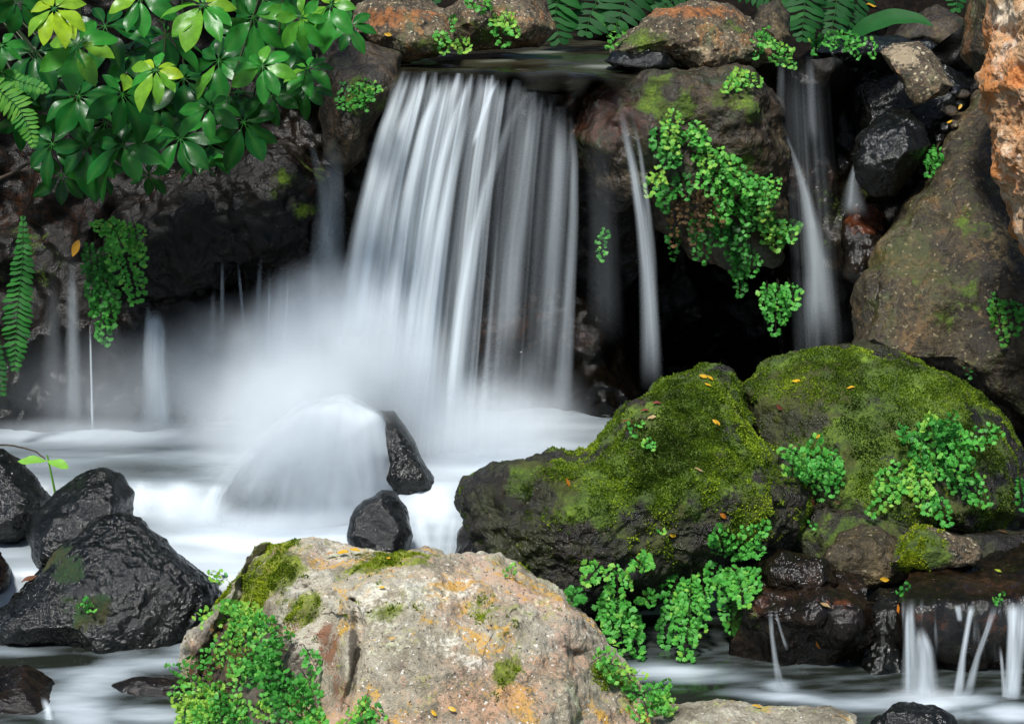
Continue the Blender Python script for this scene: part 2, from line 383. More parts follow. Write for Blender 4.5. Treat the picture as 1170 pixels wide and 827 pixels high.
# ------------------------------------------------------------------ rocks behind, left to right
rock('boulder', [(100, 300), (150, 225), (215, 178), (330, 165), (398, 195), (392, 250), (360, 300), (300, 300), (250, 322), (200, 345), (150, 340)], 5.12, .16, 'wall',
     'broad dark wet rock bulging under the glossy shrub, left of the main waterfall', seed=3, n_amp=.035, n_sc=7, facets=5, flat=.3, stain=[(370, 230, 35, 50, .5)], moss=[(335, 220, 40, 40, .4)], lod=7, lean=.1)
rock('boulder', [(376, 62), (420, 45), (456, 62), (452, 95), (432, 130), (415, 175), (392, 200), (372, 180), (366, 110)], 5.08, .16, 'brown',
     'dark earthy rock at the upper left end of the main waterfall lip', seed=4, moss=[(420, 110, 40, 40, .45)], lod=7, lean=.3)
rock('boulder', [(392, 40), (408, 6), (450, -12), (490, -4), (520, 16), (524, 48), (500, 64), (450, 70), (410, 62)], 5.3, .18, 'tan',
     'tan and orange mossy stone above the left end of the main waterfall', seed=5, stain=[(440, 20, 30, 14, .8), (480, 18, 25, 10, .6)], moss=[(470, 50, 50, 16, .6)], lod=7)
rock('boulder', [(492, 40), (505, 10), (545, -18), (590, -24), (625, -8), (634, 34), (615, 52), (570, 56), (520, 58)], 5.55, .18, 'tan',
     'brown stone beyond the lip under the small bright ferns', seed=6, moss=[(530, 40, 40, 20, .6)], lod=7)
rock('boulder', [(640, 150), (655, 104), (700, 86), (760, 80), (800, 74), (862, 76), (886, 100), (894, 170), (896, 240), (884, 292), (845, 306), (790, 300), (752, 262), (735, 220), (700, 240), (668, 215)], 5.16, .22, 'brown',
     'tall brown mossy rock face between the main waterfall and the right-hand thin fall', seed=7, n_amp=.035, facets=10, moss=[(770, 110, 60, 30, .55), (850, 140, 20, 80, .4)], stain=[(690, 130, 60, 45, .75)], wet=[(690, 140, 70, 70, .8)], lod=8, lean=.12)
rock('boulder', [(700, 60), (708, 44), (732, 24), (762, 8), (796, -4), (832, 8), (866, 34), (878, 62), (862, 76), (805, 82), (770, 74), (725, 68)], 5.35, .2, 'tan',
     'domed tan stone speckled with lichen at the top centre', seed=8, moss=[(740, 50, 40, 18, .45), (850, 40, 25, 20, .4)], stain=[(790, 14, 70, 9, .7)], pale=[(790, 62, 40, 10, .6)], lod=8, n_amp=.025, fine=.4)
rock('stone', [(688, 70), (700, 58), (730, 54), (770, 62), (776, 78), (740, 84), (700, 80)], 5.24, .08, 'wet', 'small dark wet stone at the foot of the speckled lichen dome', seed=9, lod=6)
rock('stone', [(858, 30), (872, 10), (889, 2), (900, 14), (905, 44), (893, 58), (868, 50)], 5.6, .1, 'olive', 'small grey wedge of stone leaning beside the speckled lichen dome', seed=10, lod=6, pale=[(885, 25, 25, 25, .4)])
rock('boulder', [(960, 100), (975, 70), (1010, 48), (1060, 44), (1096, 60), (1110, 100), (1090, 190), (1040, 220), (985, 200), (966, 150)], 5.5, .15, 'wet', 'black wet rock behind the tan block right of the thin fall', seed=11, lod=7, lean=.2)
rock('boulder', [(1003, 58), (1020, 48), (1050, 47), (1066, 58), (1078, 78), (1092, 100), (1080, 112), (1045, 122), (1034, 108), (1018, 84)], 5.22, .12, 'tan',
     'flat-faced tan and pink block wedged above the dark round rock', seed=12, facets=5, flat=.8, pale=[(1030, 65, 30, 20, .7)], stain=[(1020, 75, 18, 20, .5)], lod=7, n_amp=.012)
rock('boulder', [(976, 180), (985, 155), (1012, 130), (1042, 120), (1066, 136), (1072, 165), (1050, 200), (1024, 226), (1000, 220), (982, 204)], 5.12, .14, 'wet',
     'dark rounded wet rock beside the orange granite, a small ivy sprig at its side', seed=13, lod=7, n_amp=.02, wet=[(1005, 185, 35, 40, .8)], pale=[(1030, 150, 30, 20, .3)])
rock('stone', [(958, 250), (975, 232), (1005, 236), (1018, 262), (1008, 300), (985, 330), (962, 318)], 5.14, .09, 'wetbrown', 'reddish brown wet stone beside the foot of the thin right fall', seed=14, stain=[(990, 250, 30, 22, .8)], lod=6)
rock('boulder', [(1094, 66), (1098, 20), (1110, -40), (1230, -60), (1230, 140), (1135, 118), (1108, 96)], 4.75, .2, 'olive', 'tall brown boulder directly behind the orange granite', seed=15, lod=7, lean=.2, stain=[(1105, 40, 14, 60, .5)])
rock('boulder', [(976, 400), (985, 330), (1004, 285), (1030, 235), (1062, 190), (1090, 145), (1115, 105), (1150, 85), (1260, 90), (1300, 300), (1290, 480), (1200, 478), (1130, 458), (1080, 430), (1020, 425)], 4.98, .25, 'olive',
     'huge sloping olive brown rock slab filling the right side, under the orange granite', seed=16, lod=8, lean=.75, n_amp=.03, facets=6, flat=.6, stain=[(1085, 260, 16, 130, .4, 28)], moss=[(1090, 300, 40, 90, .3)], wet=[(1010, 330, 25, 90, .6), (1060, 230, 20, 60, .5)], pale=[(1150, 280, 35, 60, .5)])
rock('boulder', [(1060, 450), (1090, 425), (1130, 405), (1180, 395), (1260, 420), (1260, 520), (1180, 500), (1120, 490), (1080, 475)], 4.75, .18, 'brown', 'low dark brown rock between the sloping slab and the right mossy boulder', seed=17, lod=7)
rock('boulder', [(1119, 90), (1126, 50), (1134, 18), (1134, -60), (1340, -80), (1360, 420), (1240, 380), (1180, 325), (1163, 300), (1150, 262), (1140, 205), (1134, 150), (1124, 118)], 4.35, .3, 'orange',
     'rugged orange granite boulder cut off by the upper right corner', seed=18, lod=8, n_amp=.03, lean=.15, center=(1225, 130), pale=[(1150, 20, 20, 20, .8), (1150, 190, 16, 70, .5)], stain=[(1128, 100, 12, 40, .7), (1150, 240, 10, 60, .6, -15)],
     grooves=[([(1140, 35), (1158, 38), (1200, 44)], 6, .03), ([(1160, 60), (1175, 120), (1165, 190)], 7, .02)], fine=.5)

for (pts, Y, s_, m_, lab) in [
    ([(930, 60), (950, 44), (990, 40), (1030, 46), (1050, 60), (1000, 78), (950, 78)], 5.45, 61, 'wet', 'low dark rock crossing behind the top of the thin right fall'),
    ([(1010, 50), (1030, 24), (1070, 10), (1104, 20), (1108, 60), (1060, 66)], 5.9, 62, 'brown', 'brown rock under the tip of the broad strap leaf'),
    ([(900, 30), (930, 6), (980, 0), (1020, 20), (1010, 56), (940, 60)], 6.3, 63, 'soil', 'dark earthy rock behind the drooping ferns at the top'),
    ([(640, 20), (680, -20), (760, -30), (800, 10), (760, 40), (680, 46)], 6.7, 64, 'soil', 'dark earthy bank rock behind the far stream ferns')]:
    rock('boulder', pts, Y, .12, m_, lab, seed=s_, lod=6)
rs = np.random.RandomState(8)
PB = [(1086, 128, 9, 'brown'), (1097, 120, 7, 'wet'), (1080, 146, 8, 'wet'), (1090, 142, 6, 'tan'), (1074, 158, 7, 'wet'), (1100, 108, 8, 'brown'), (1092, 104, 7, 'wet')]
PBL = ['small brown pebble in the litter gap beside the orange granite', 'black pebble touching the orange granite in the litter gap', 'wet black pebble below the brown one in the litter gap', 'tiny tan pebble in the middle of the litter gap', 'lowest black pebble in the gap, above the green sprig', 'brown pebble at the top of the litter gap', 'black pebble under the corner of the tan and pink block']
for k, ((x, y, r, m_), lab) in enumerate(zip(PB, PBL)):
    h = hit(x, y); an = np.linspace(0, 2 * math.pi, 9)[:-1]; _hc.clear()
    rock('pebble', [(x + r * math.cos(t) * rs.uniform(.8, 1.3), y + r * math.sin(t) * rs.uniform(.6, 1.)) for t in an], h[0][1] - .004, r * .0022, m_, lab, cat='pebble', lod=4, seed=70 + k, n_amp=.003, n_sc=20, group='pebbles in the gap by the orange granite')

# rocks standing in the pool
rock('boulder', [(236, 600), (250, 565), (275, 535), (310, 503), (352, 470), (396, 458), (430, 478), (446, 520), (448, 560), (430, 596), (340, 610)], 4.55, .2, M['wet'],
     'rounded rock hidden behind a veil of white water at the foot of the main waterfall', seed=20, lod=7, n_amp=.006, fine=.1, facets=4, flat=.3)
rock('boulder', [(422, 575), (438, 535), (432, 505), (419, 484), (430, 467), (450, 469), (466, 493), (482, 524), (500, 556), (496, 566), (460, 572)], 4.56, .1, 'wet',
     'slender dark rock sticking up out of the white spray below the main waterfall', seed=21, lod=7, n_amp=.01)
rock('stone', [(399, 615), (401, 592), (413, 570), (436, 556), (454, 561), (467, 582), (473, 612), (466, 650), (430, 660), (404, 645)], 4.1, .09, 'wet',
     'small glistening black stone just behind the mossy top of the pale granite', seed=22, lod=7, n_amp=.012, wet=[(440, 600, 30, 30, .9)])
rock('stone', [(514, 630), (517, 606), (530, 594), (560, 590), (580, 640), (560, 670), (520, 655)], 3.98, .1, 'wetbrown', 'small dark stone tucked under the left end of the mossy boulder', seed=23, lod=6)
rock('boulder', [(-60, 520), (0, 514), (25, 522), (48, 545), (64, 572), (50, 602), (20, 622), (-60, 620)], 4.35, .14, 'wet', 'dark wet rock at the left edge, beneath the two-leaved seedling', seed=24, lod=7)
rock('boulder', [(27, 612), (36, 586), (68, 560), (100, 541), (118, 536), (138, 541), (152, 562), (151, 595), (135, 625), (90, 660), (40, 650)], 4.12, .13, 'wet',
     'black wet boulder with a shiny flat top, second from the left edge', seed=25, facets=10, flat=.85, lod=7, n_amp=.014, wet=[(115, 562, 36, 20, 1.)])
rock('boulder', [(-60, 740), (-10, 700), (30, 664), (70, 628), (112, 592), (138, 586), (158, 594), (190, 618), (228, 645), (251, 664), (253, 692), (240, 720), (215, 745), (140, 770), (20, 775), (-60, 770)], 3.93, .2, 'wet',
     'large peaked black boulder with pitted glistening sides, left of the pale granite', seed=26, facets=9, flat=.75, lod=8, n_amp=.016, moss=[(100, 695, 46, 24, .5), (60, 640, 22, 70, .42, -45)], wet=[(80, 720, 120, 30, .9), (95, 670, 25, 40, .7)], pale=[], fine=.5)
rock('stone', [(-40, 640), (-6, 634), (6, 646), (8, 664), (0, 678), (-40, 680)], 4.0, .06, 'wetbrown', 'small brown stone at the left edge beside a brown leaf', seed=27, lod=6)
rock('stone', [(-60, 780), (-10, 764), (30, 762), (62, 774), (78, 796), (74, 826), (66, 870), (-60, 880)], 3.48, .1, 'wetbrown', 'smooth brown stone under running water in the bottom left corner', seed=28, lod=7, n_amp=.01)
rock('stone', [(112, 796), (124, 782), (150, 772), (185, 768), (225, 772), (240, 800), (200, 812), (140, 810)], 3.55, .07, 'wetbrown', 'flat dark stone just breaking the white water at the bottom left', seed=29, lod=6, n_amp=.008)

# mossy boulders and ledges on the right
rock('boulder', [(523, 580), (528, 553), (548, 537), (578, 530), (615, 525), (650, 523), (672, 512), (686, 492), (708, 470), (742, 448), (776, 428), (806, 418), (834, 424), (850, 446), (866, 490), (896, 535), (926, 576), (922, 606), (885, 640), (830, 668), (760, 690), (690, 700), (640, 690), (600, 662), (560, 642), (536, 612)],
     4.06, .3, 'mossy', 'long dark boulder with bright green moss on its front slope, beside the waterfall foot', seed=30, lod=8, lean=.75, n_amp=.03, facets=6, flat=.5, center=(735, 565), slope=.12,
     moss=[(780, 520, 105, 66, .98), (690, 565, 66, 50, .85), (805, 450, 52, 46, .8), (740, 545, 150, 75, .8), (800, 470, 70, 60, .8), (880, 570, 45, 50, .6), (720, 600, 90, 35, .55), (840, 600, 80, 30, .6), (670, 600, 30, 40, .45), (720, 480, 30, 30, .4)],
     stain=[(735, 480, 30, 26, .75)], wet=[(590, 560, 50, 30, .75), (600, 620, 80, 30, .6)], grooves=[([(770, 470), (815, 495), (860, 540), (890, 580)], 6, .012)], fine=.5)
rock('boulder', [(842, 440), (868, 416), (905, 398), (945, 393), (985, 396), (1030, 405), (1080, 424), (1118, 450), (1150, 484), (1180, 535), (1190, 600), (1150, 640), (1040, 650), (960, 640), (905, 600), (872, 540), (852, 485)],
     4.3, .3, 'mossy', 'broad domed mossy boulder behind the long mossy one, ferns growing on its front', seed=31, lod=8, lean=.6, n_amp=.022, facets=5, flat=.4,
     moss=[(930, 440, 110, 60, .85), (1050, 445, 110, 50, .9), (1000, 500, 150, 80, .75), (1120, 540, 60, 60, .65), (890, 470, 40, 60, .5)], stain=[(960, 480, 40, 14, .4)], pale=[(985, 430, 18, 10, .5), (880, 440, 30, 14, .3)], fine=.45)
rock('boulder', [(860, 600), (900, 560), (960, 570), (1060, 600), (1200, 600), (1260, 640), (1200, 690), (1000, 690), (880, 690)], 4.1, .25, 'mossy', 'dark mossy rock foot below the ferns on the right boulder', seed=36, lod=7, moss=[(960, 610, 60, 30, .5)])
rock('stone', [(930, 645), (958, 612), (984, 597), (1008, 601), (1030, 622), (1034, 655), (990, 672), (940, 668)], 3.9, .09, 'olive', 'small grey pointed stone left of the little mossy stone on the ledge', seed=32, lod=7, fine=.6, n_amp=.014)
rock('stone', [(1008, 646), (1022, 616), (1044, 594), (1062, 595), (1085, 606), (1108, 614), (1122, 632), (1112, 646), (1060, 656), (1020, 656)], 3.84, .08, 'tan', 'little stone half covered in bright moss on the wet ledge', seed=33, lod=7, moss=[(1045, 628, 34, 30, 1.), (1075, 640, 30, 12, .6)], wet=[(1100, 632, 16, 14, .7)], crack=[(1100, 640, 20, 12, .4)], n_amp=.014, fine=.6)
rock('stone', [(868, 645), (886, 626), (926, 628), (952, 642), (968, 668), (950, 688), (900, 690), (872, 672)], 3.8, .1, 'wetbrown', 'smooth wet stone behind the stepped dark block', seed=34, lod=7, wet=[(935, 660, 22, 22, .9)])
rock('stone', [(975, 815), (978, 740), (986, 690), (1004, 668), (1030, 668), (1050, 690), (1056, 760), (1060, 820)], 3.72, .1, 'wet', 'low black wet rock in the gap between the two dripping ledges', seed=35, lod=6, wet=[(990, 780, 40, 20, .9)])

def ledge(name, x0, x1, back, front, topY, frontY, zt, zb, mat, label, seed=0, slantl=0., amp=.012, round_=.02, wet=(), stain=(), moss=()):
    """a flat-topped block: a profile (back, top, rounded lip, front face, underside) swept across x"""
    nx, ns = 320, 200
    prof = [(topY, zt - .1), (topY, zt), (frontY + round_, zt), (frontY + .004, zt - round_ * .5), (frontY, zt - round_ * 1.6), (frontY + .02, zt - .07), (frontY + .045, (zt + zb) / 2 + .02), (frontY + .10, zb), (topY, zb)]
    pr = np.array(prof, float); seg = np.r_[0, np.cumsum(np.hypot(*np.diff(pr, axis=0).T))]
    s = np.linspace(0, seg[-1], ns); Yp = np.interp(s, seg, pr[:, 0]); Zp = np.interp(s, seg, pr[:, 1])
    xs = np.linspace(x0, x1, nx); X, Yq = np.meshgrid(xs, Yp); Z = np.repeat(Zp[:, None], nx, 1)
    X = X + slantl * (frontY - Yq) * (x1 - X) / (x1 - x0)
    p = np.stack([X, Yq, Z], -1).reshape(-1, 3)
    p[:, 1] += fbm(np.stack([p[:, 0] * 7, p[:, 2] * 5, 0 * p[:, 0]], -1), 3, seed) * .035 * sstep(frontY + .12, frontY, p[:, 1]); p[:, 2] += fbm(np.stack([p[:, 0] * 6, p[:, 1] * 6, 0 * p[:, 0]], -1), 3, seed + 9) * .012
    ed = np.minimum((p[:, 0] - x0), (x1 - p[:, 0])); p[:, 1] += .05 * np.exp(-np.clip(ed, 0, 1) / .03)
    f = grid_faces(nx, ns); n = vnormals(p, f)
    if (n * (p - p.mean(0))).sum() < 0: f = f[:, ::-1]; n = -n
    p = p + n * (fbm(p * 5.5, 2, seed + 4) * .024 + fbm(p * 9, 4, seed + 2, .55) * amp + fbm(p * 60, 3, 5, .6) * .0022)[:, None]
    i = np.arange(nx * ns).reshape(ns, nx); n0 = len(p)
    p = np.vstack([p, p[i[:, 0]].mean(0), p[i[:, -1]].mean(0)])
    capl = np.stack([i[:-1, 0], i[1:, 0], np.full(ns - 1, n0)], 1); capr = np.stack([i[1:, -1], i[:-1, -1], np.full(ns - 1, n0 + 1)], 1)
    gx, gy = PROJ(p); at = {}
    for k, bl in (('stain', stain), ('wet', wet), ('moss', moss)):
        if len(bl): at[k] = paint(gx, gy, bl)
    o = mesh_obj(name, p, [f, capl, capr], M[mat], attrs=at); tag(o, label, 'rock'); remember(p, vnormals(p, [f, capl, capr])); return o
def xw(px, py, z): return PZ(px, py, z)[0]
ledge('rock_ledge', xw(1026, 692, .17), 1.75, 0, 0, 4.0, 3.57, .17, -.12, 'wetbrown', 'wide flat wet ledge at the lower right, small cascades pouring off its front', seed=40, slantl=-.35,
      wet=[(1090, 665, 130, 26, .7), (1100, 740, 100, 50, .9)], stain=[(1060, 710, 40, 18, .5), (1120, 715, 40, 20, .5)], moss=[(1150, 650, 90, 10, .35)])
ledge('rock_ledge', xw(846, 690, .15), xw(1004, 690, .15), 0, 0, 3.82, 3.6, .15, -.10, 'wetbrown', 'smaller stepped dark block left of the wide ledge, water dripping down its face', seed=41,
      wet=[(930, 730, 80, 50, .9)], stain=[(960, 690, 30, 10, .5)], moss=[(862, 705, 14, 22, .45)])

# foreground
M['granite_top'] = rock_mat('pale mossy granite', (.30, .25, .17), (.66, .59, .44), (.86, .83, .70), 7, (.6, .9), 1., 115, grain=.42,
    speck=[((.10, .08, .07), 140, .62, .70), ((.84, .80, .70), 120, .64, .72)],
    patch=[((.56, .36, .25), 4.2, .49, .60), ((.62, .64, .42), 6.0, .54, .62), ((.30, .29, .23), 7.1, .575, .65), ((.36, .38, .10), 12.0, .55, .62), ((.66, .36, .04), 8.5, .53, .60), ((.20, .15, .12), 14.0, .59, .66)],
    stain=(.24, .07, .015), zone=(.58, .34, .20), moss_cols=((.05, .06, .012), (.18, .23, .012), (.40, .44, .02)))
rock('granite_boulder', [(190, 900), (202, 800), (216, 745), (238, 694), (256, 660), (274, 632), (296, 616), (335, 612), (378, 622), (432, 628), (484, 631), (545, 642), (592, 656), (640, 682), (678, 714), (702, 746), (720, 776), (738, 815), (756, 880), (740, 960), (480, 1010), (230, 980)],
     3.36, .34, 'granite_top', 'large pale granite boulder in the foreground, mossy on top, ferns on its left flank', seed=50, lod=8, lean=.75, n_amp=.024, facets=7, flat=.75, center=(480, 800), fine=.6, ridge=([(330, 600), (352, 640), (392, 680), (404, 720), (402, 860)], 1.0, 14),
     grooves=[([(402, 690), (411, 720), (408, 760), (396, 800), (388, 850)], 5, .04), ([(372, 705), (378, 750), (370, 800)], 26, .03), ([(300, 626), (330, 640), (380, 628)], 8, .012), ([(640, 742), (670, 752), (720, 790)], 5, .015)],
     moss=[(300, 660, 62, 40, .9, -35), (355, 690, 42, 22, .75, -30), (330, 624, 40, 10, .85), (450, 638, 50, 12, 1.), (420, 650, 30, 9, .6), (262, 690, 26, 34, .7), (470, 700, 60, 16, .36), (575, 770, 18, 22, .62), (700, 775, 34, 20, .85, 40), (560, 700, 46, 20, .40), (480, 722, 24, 12, .5), (430, 660, 16, 14, .5), (720, 812, 20, 20, .7)],
     stain=[(376, 735, 16, 42, .7), (388, 790, 12, 34, .6), (345, 730, 24, 40, .45)], crack=[(404, 745, 7, 60, .75), (318, 636, 34, 22, .5), (330, 690, 30, 16, .5, -30), (280, 770, 85, 95, .85), (574, 772, 16, 18, .5), (655, 745, 24, 6, .5)],
     pale=[(430, 690, 40, 40, .55), (500, 680, 90, 30, .5), (520, 745, 60, 18, .5, 25), (620, 690, 50, 20, .4)], zone=[(560, 800, 110, 40, .6), (640, 760, 60, 30, .5), (470, 790, 60, 40, .4)])
rock('stone', [(690, 890), (712, 822), (760, 806), (830, 803), (880, 808), (940, 805), (985, 812), (1004, 836), (1000, 900), (850, 930)], 3.28, .12, 'granite', 'flat pale stone at the bottom edge, right of the big granite', seed=51, lod=7, lean=1.6, moss=[(760, 815, 60, 12, .4), (960, 820, 40, 14, .35)], crack=[(720, 815, 20, 20, .5)], n_amp=.012, fine=.6)
rock('stone', [(975, 850), (1000, 820), (1022, 808), (1044, 805), (1066, 808), (1084, 820), (1096, 850), (1040, 870)], 3.34, .06, 'wet', 'black jagged stone poking into the bottom edge below the cascades', seed=52, lod=6, n_amp=.012, fine=.6)

# ------------------------------------------------------------------ moss cushions: thousands of leaf-sized blades rooted in the mossy patches
def leaf_mat(name, cols, rough=.4, transl=.35, spec=.5, var=.25, vein=None):
    t = NT(name); tt = t.attr('tint')
    c = t.ramp(tt, [(i / (len(cols) - 1), k) for i, k in enumerate(cols)])
    c = t.mix(t.math('MULTIPLY', t.rng(t.noise(55, 3, .6), .3, .7), var), c, (.01, .03, .004))
    c = t.mix(t.attr('stemy'), c, (.022, .012, .007))
    if vein: c = t.mix(t.math('MULTIPLY', t.attr('vein'), vein[1]), c, vein[0])
    b = t.bsdf(c, rough, t.bump(t.noise(90, 2, .5), .12, .004), spec)
    tr = t.n('ShaderNodeBsdfTranslucent'); t.l(t.mix(.5, c, (.10, .32, .02)), tr.inputs[0])
    ms = t.n('ShaderNodeMixShader'); ms.inputs[0].default_value = transl; t.l(b, ms.inputs[1]); t.l(tr.outputs[0], ms.inputs[2])
    return t.done(ms.outputs[0])
M['moss'] = leaf_mat('moss blades', [(.035, .05, .005), (.13, .21, .010), (.38, .50, .03)], .7, .3, .2, .3)
M['bright_moss'] = leaf_mat('bright moss blades', [(.07, .10, .006), (.24, .33, .012), (.50, .52, .03)], .7, .3, .2, .3)
def moss_on(o, n, size=.0065, thr=.5, seed=0, mat='moss'):
    R = ROCKS[o.name]; mo = R['moss']; f = R['f']; p = R['p']; nn = R['n']; rs = np.random.RandomState(seed)
    nz = fbm(p * 26, 3, 31 + seed, .6)
    dens = np.clip(mo + nz * .55 + fbm(p * 7, 3, 17 + seed) * .45 - thr, 0, 1)
    fc = dens[f].mean(1) * (((C0 - p[f[:, 0]]) * nn[f[:, 0]]).sum(1) > -.1)
    ar = np.linalg.norm(np.cross(p[f[:, 1]] - p[f[:, 0]], p[f[:, 2]] - p[f[:, 0]]), axis=1); wgt = fc * ar
    if wgt.sum() <= 0: return
    k = rs.choice(len(f), n, p=wgt / wgt.sum()); a = rs.dirichlet((1, 1, 1), n)
    base = (p[f[k]] * a[:, :, None]).sum(1); nr = nn[f[k, 0]]
    dirn = nr + rs.normal(size=(n, 3)) * .55 + np.array([0, 0, .25]); dirn /= np.linalg.norm(dirn, axis=1)[:, None]
    side = np.cross(dirn, rs.normal(size=(n, 3))); side /= np.linalg.norm(side, axis=1)[:, None]
    L = size * rs.uniform(.5, 1.5, n)[:, None]; W = L * .28
    b0 = base - nr * .001
    v = np.stack([b0 - side * W * .6, b0 + side * W * .6, b0 + dirn * L * .6 + side * W, b0 + dirn * L * 1.05, b0 + dirn * L * .6 - side * W], 1).reshape(-1, 3)
    fq = np.arange(n * 5).reshape(n, 5)
    tint = np.clip(.40 + fbm(base * 5, 3, 25) * .6 + fbm(base * 16, 2, 5) * .3 + rs.normal(size=n) * .16, 0, 1)
    m = mesh_obj('moss', v, fq, M[mat], parent=o, attrs={'tint': np.repeat(tint, 5)}, smooth=False); tag(m, kind='stuff')
_by = {}
for o in list(COL.objects):
    if o.name in ROCKS and ROCKS[o.name]['moss'] is not None: _by[o['label'] if 'label' in o else o.name] = o
def the(s): return next(o for k, o in _by.items() if s in k)
moss_on(the('long dark boulder'), 70000, .0046, .35, 1)
moss_on(the('broad domed mossy'), 50000, .0046, .38, 2)
moss_on(the('large pale granite'), 15000, .0044, .60, 3, 'bright_moss')
moss_on(the('little stone half'), 5000, .0044, .5, 4, 'bright_moss')
# ------------------------------------------------------------------ water
def water_mat(name, col=(.82, .90, .95), gain=1.):
    t = NT(name); d = t.math('MULTIPLY', t.attr('dens'), gain, True)
    b = t.bsdf(col, .45, None, .3)
    tr = t.n('ShaderNodeBsdfTranslucent'); tr.inputs[0].default_value = (*col, 1)
    m1 = t.n('ShaderNodeMixShader'); m1.inputs[0].default_value = .3; t.l(b, m1.inputs[1]); t.l(tr.outputs[0], m1.inputs[2])
    tp = t.n('ShaderNodeBsdfTransparent')
    m2 = t.n('ShaderNodeMixShader'); t.l(d, m2.inputs[0]); t.l(tp.outputs[0], m2.inputs[1]); t.l(m1.outputs[0], m2.inputs[2])
    return t.done(m2.outputs[0])
M['fall'] = water_mat('falling water')
def pool_mat(name, dark, mid, white):
    t = NT(name); fo = t.attr('foam')
    c = t.ramp(fo, [(0., dark), (.35, mid), (1., white)])
    r = t.rng(fo, .1, .8, .10, .5)
    h = t.noise(7, 3, .5, .8, stretch=(1, 2.2, 1))
    return t.done(t.bsdf(c, r, t.bump(h, .15, .02), .4))
M['pool'] = pool_mat('milky pool water', (.014, .017, .013), (.17, .20, .215), (.60, .66, .71))
def stream_mat():
    t = NT('stream water'); fo = t.attr('foam'); c = t.ramp(fo, [(0., (.010, .008, .004)), (.4, (.035, .034, .02)), (1., (.30, .33, .28))])
    b = t.bsdf(c, t.rng(fo, .1, .8, .16, .5), t.bump(t.noise(7, 3, .5, .8, stretch=(1, 2.2, 1)), .3, .02), .4); tp = t.n('ShaderNodeBsdfTransparent')
    m = t.n('ShaderNodeMixShader'); t.l(t.attr('dens'), m.inputs[0]); t.l(tp.outputs[0], m.inputs[1]); t.l(b, m.inputs[2]); return t.done(m.outputs[0])
M['stream'] = stream_mat()

def curve(path, n):
    """smooth curve through px points: (px, py) -> n samples by length"""
    p = np.array(path, float); s = np.r_[0, np.cumsum(np.hypot(*np.diff(p[:, :2], axis=0).T))]; s /= s[-1]
    t = np.linspace(0, 1, n); out = np.stack([np.interp(t, s, p[:, k]) for k in range(p.shape[1])], 1)
    if len(p) > 2:
        k = max(3, n // 12) | 1; h = k // 2
        pad = np.vstack([out[0] - (out[1:h + 1][::-1] - out[0]), out, out[-1] - (out[-h - 1:-1][::-1] - out[-1])])
        out = np.stack([np.convolve(pad[:, j], np.ones(k) / k, 'valid') for j in range(out.shape[1])], 1)
    return out
def strand(path, Y0, Y1, dens, parent, name='strand', nu=13, nv=70, seed=0, rise=.25, fall=.1, power=1.4, throw=.5, soft=True, end=.22):
    """one tongue of falling water: path of (px, py, width px); half-round in section, thinning to its edges"""
    c = curve(path, nv); v = np.linspace(0, 1, nv); u = np.linspace(-1, 1, nu)
    Y = Y0 + (Y1 - Y0) * v ** throw
    wob = fbm(np.stack([np.zeros(nv) + seed, v * 3, np.zeros(nv)], 1), 2, seed)
    px = c[:, None, 0] + u[None] * c[:, None, 2] * .5; py = np.repeat(c[:, None, 1], nu, 1)
    Wm = c[:, None, 2] * Y[:, None] / F
    YY = Y[:, None] - np.sqrt(np.clip(1 - u ** 2, 0, 1))[None] * Wm * .22
    p = P(px, py, YY).reshape(-1, 3)
    U, V = np.meshgrid(u, v)
    d = dens * (1 - U ** 2) ** power * (1 - (1 - sstep(0, rise, V)) * .95) * (1 - fall * sstep(.7, 1, V))
    if soft: d = d * sstep(1.0, .93, V) if fall > .5 else d
    if end: d = d * sstep(1.0, 1 - end, V)
    d = d * (.78 + .32 * fbm(np.stack([U.ravel() * 2.2 + seed * 3, V.ravel() * 1.6, U.ravel() * 0], 1), 3, seed).reshape(U.shape))
    return mesh_obj(name, p, grid_faces(nu, nv), M['fall'], parent=parent, attrs={'dens': np.clip(d, 0, 1).ravel()})
def sheet(L, Rr, Y0, Y1, dfun, parent, name='water_sheet', nu=260, nv=90, seed=0, ridge=.012, throw=.5, freq=11.):
    l = curve(L, nv); r = curve(Rr, nv); v = np.linspace(0, 1, nv); u = np.linspace(0, 1, nu); U, V = np.meshgrid(u, v)
    px = l[:, None, 0] * (1 - U) + r[:, None, 0] * U; py = l[:, None, 1] * (1 - U) + r[:, None, 1] * U
    YY = Y0 + (Y1 - Y0) * V ** throw + ridge * fbm(np.stack([U.ravel() * freq, V.ravel() * .5, U.ravel() * 0 + seed], 1), 3, seed).reshape(U.shape) * (.2 + V)
    d = np.clip(dfun(U, V, px, py), 0, 1)
    return mesh_obj(name, P(px, py, YY).reshape(-1, 3), grid_faces(nu, nv), M['fall'], parent=parent, attrs={'dens': d.ravel()})
def N2(U, V, fu, fv, seed, o=3):
    return fbm(np.stack([U.ravel() * fu, V.ravel() * fv, U.ravel() * 0 + seed * 1.7], 1), o, seed).reshape(U.shape)

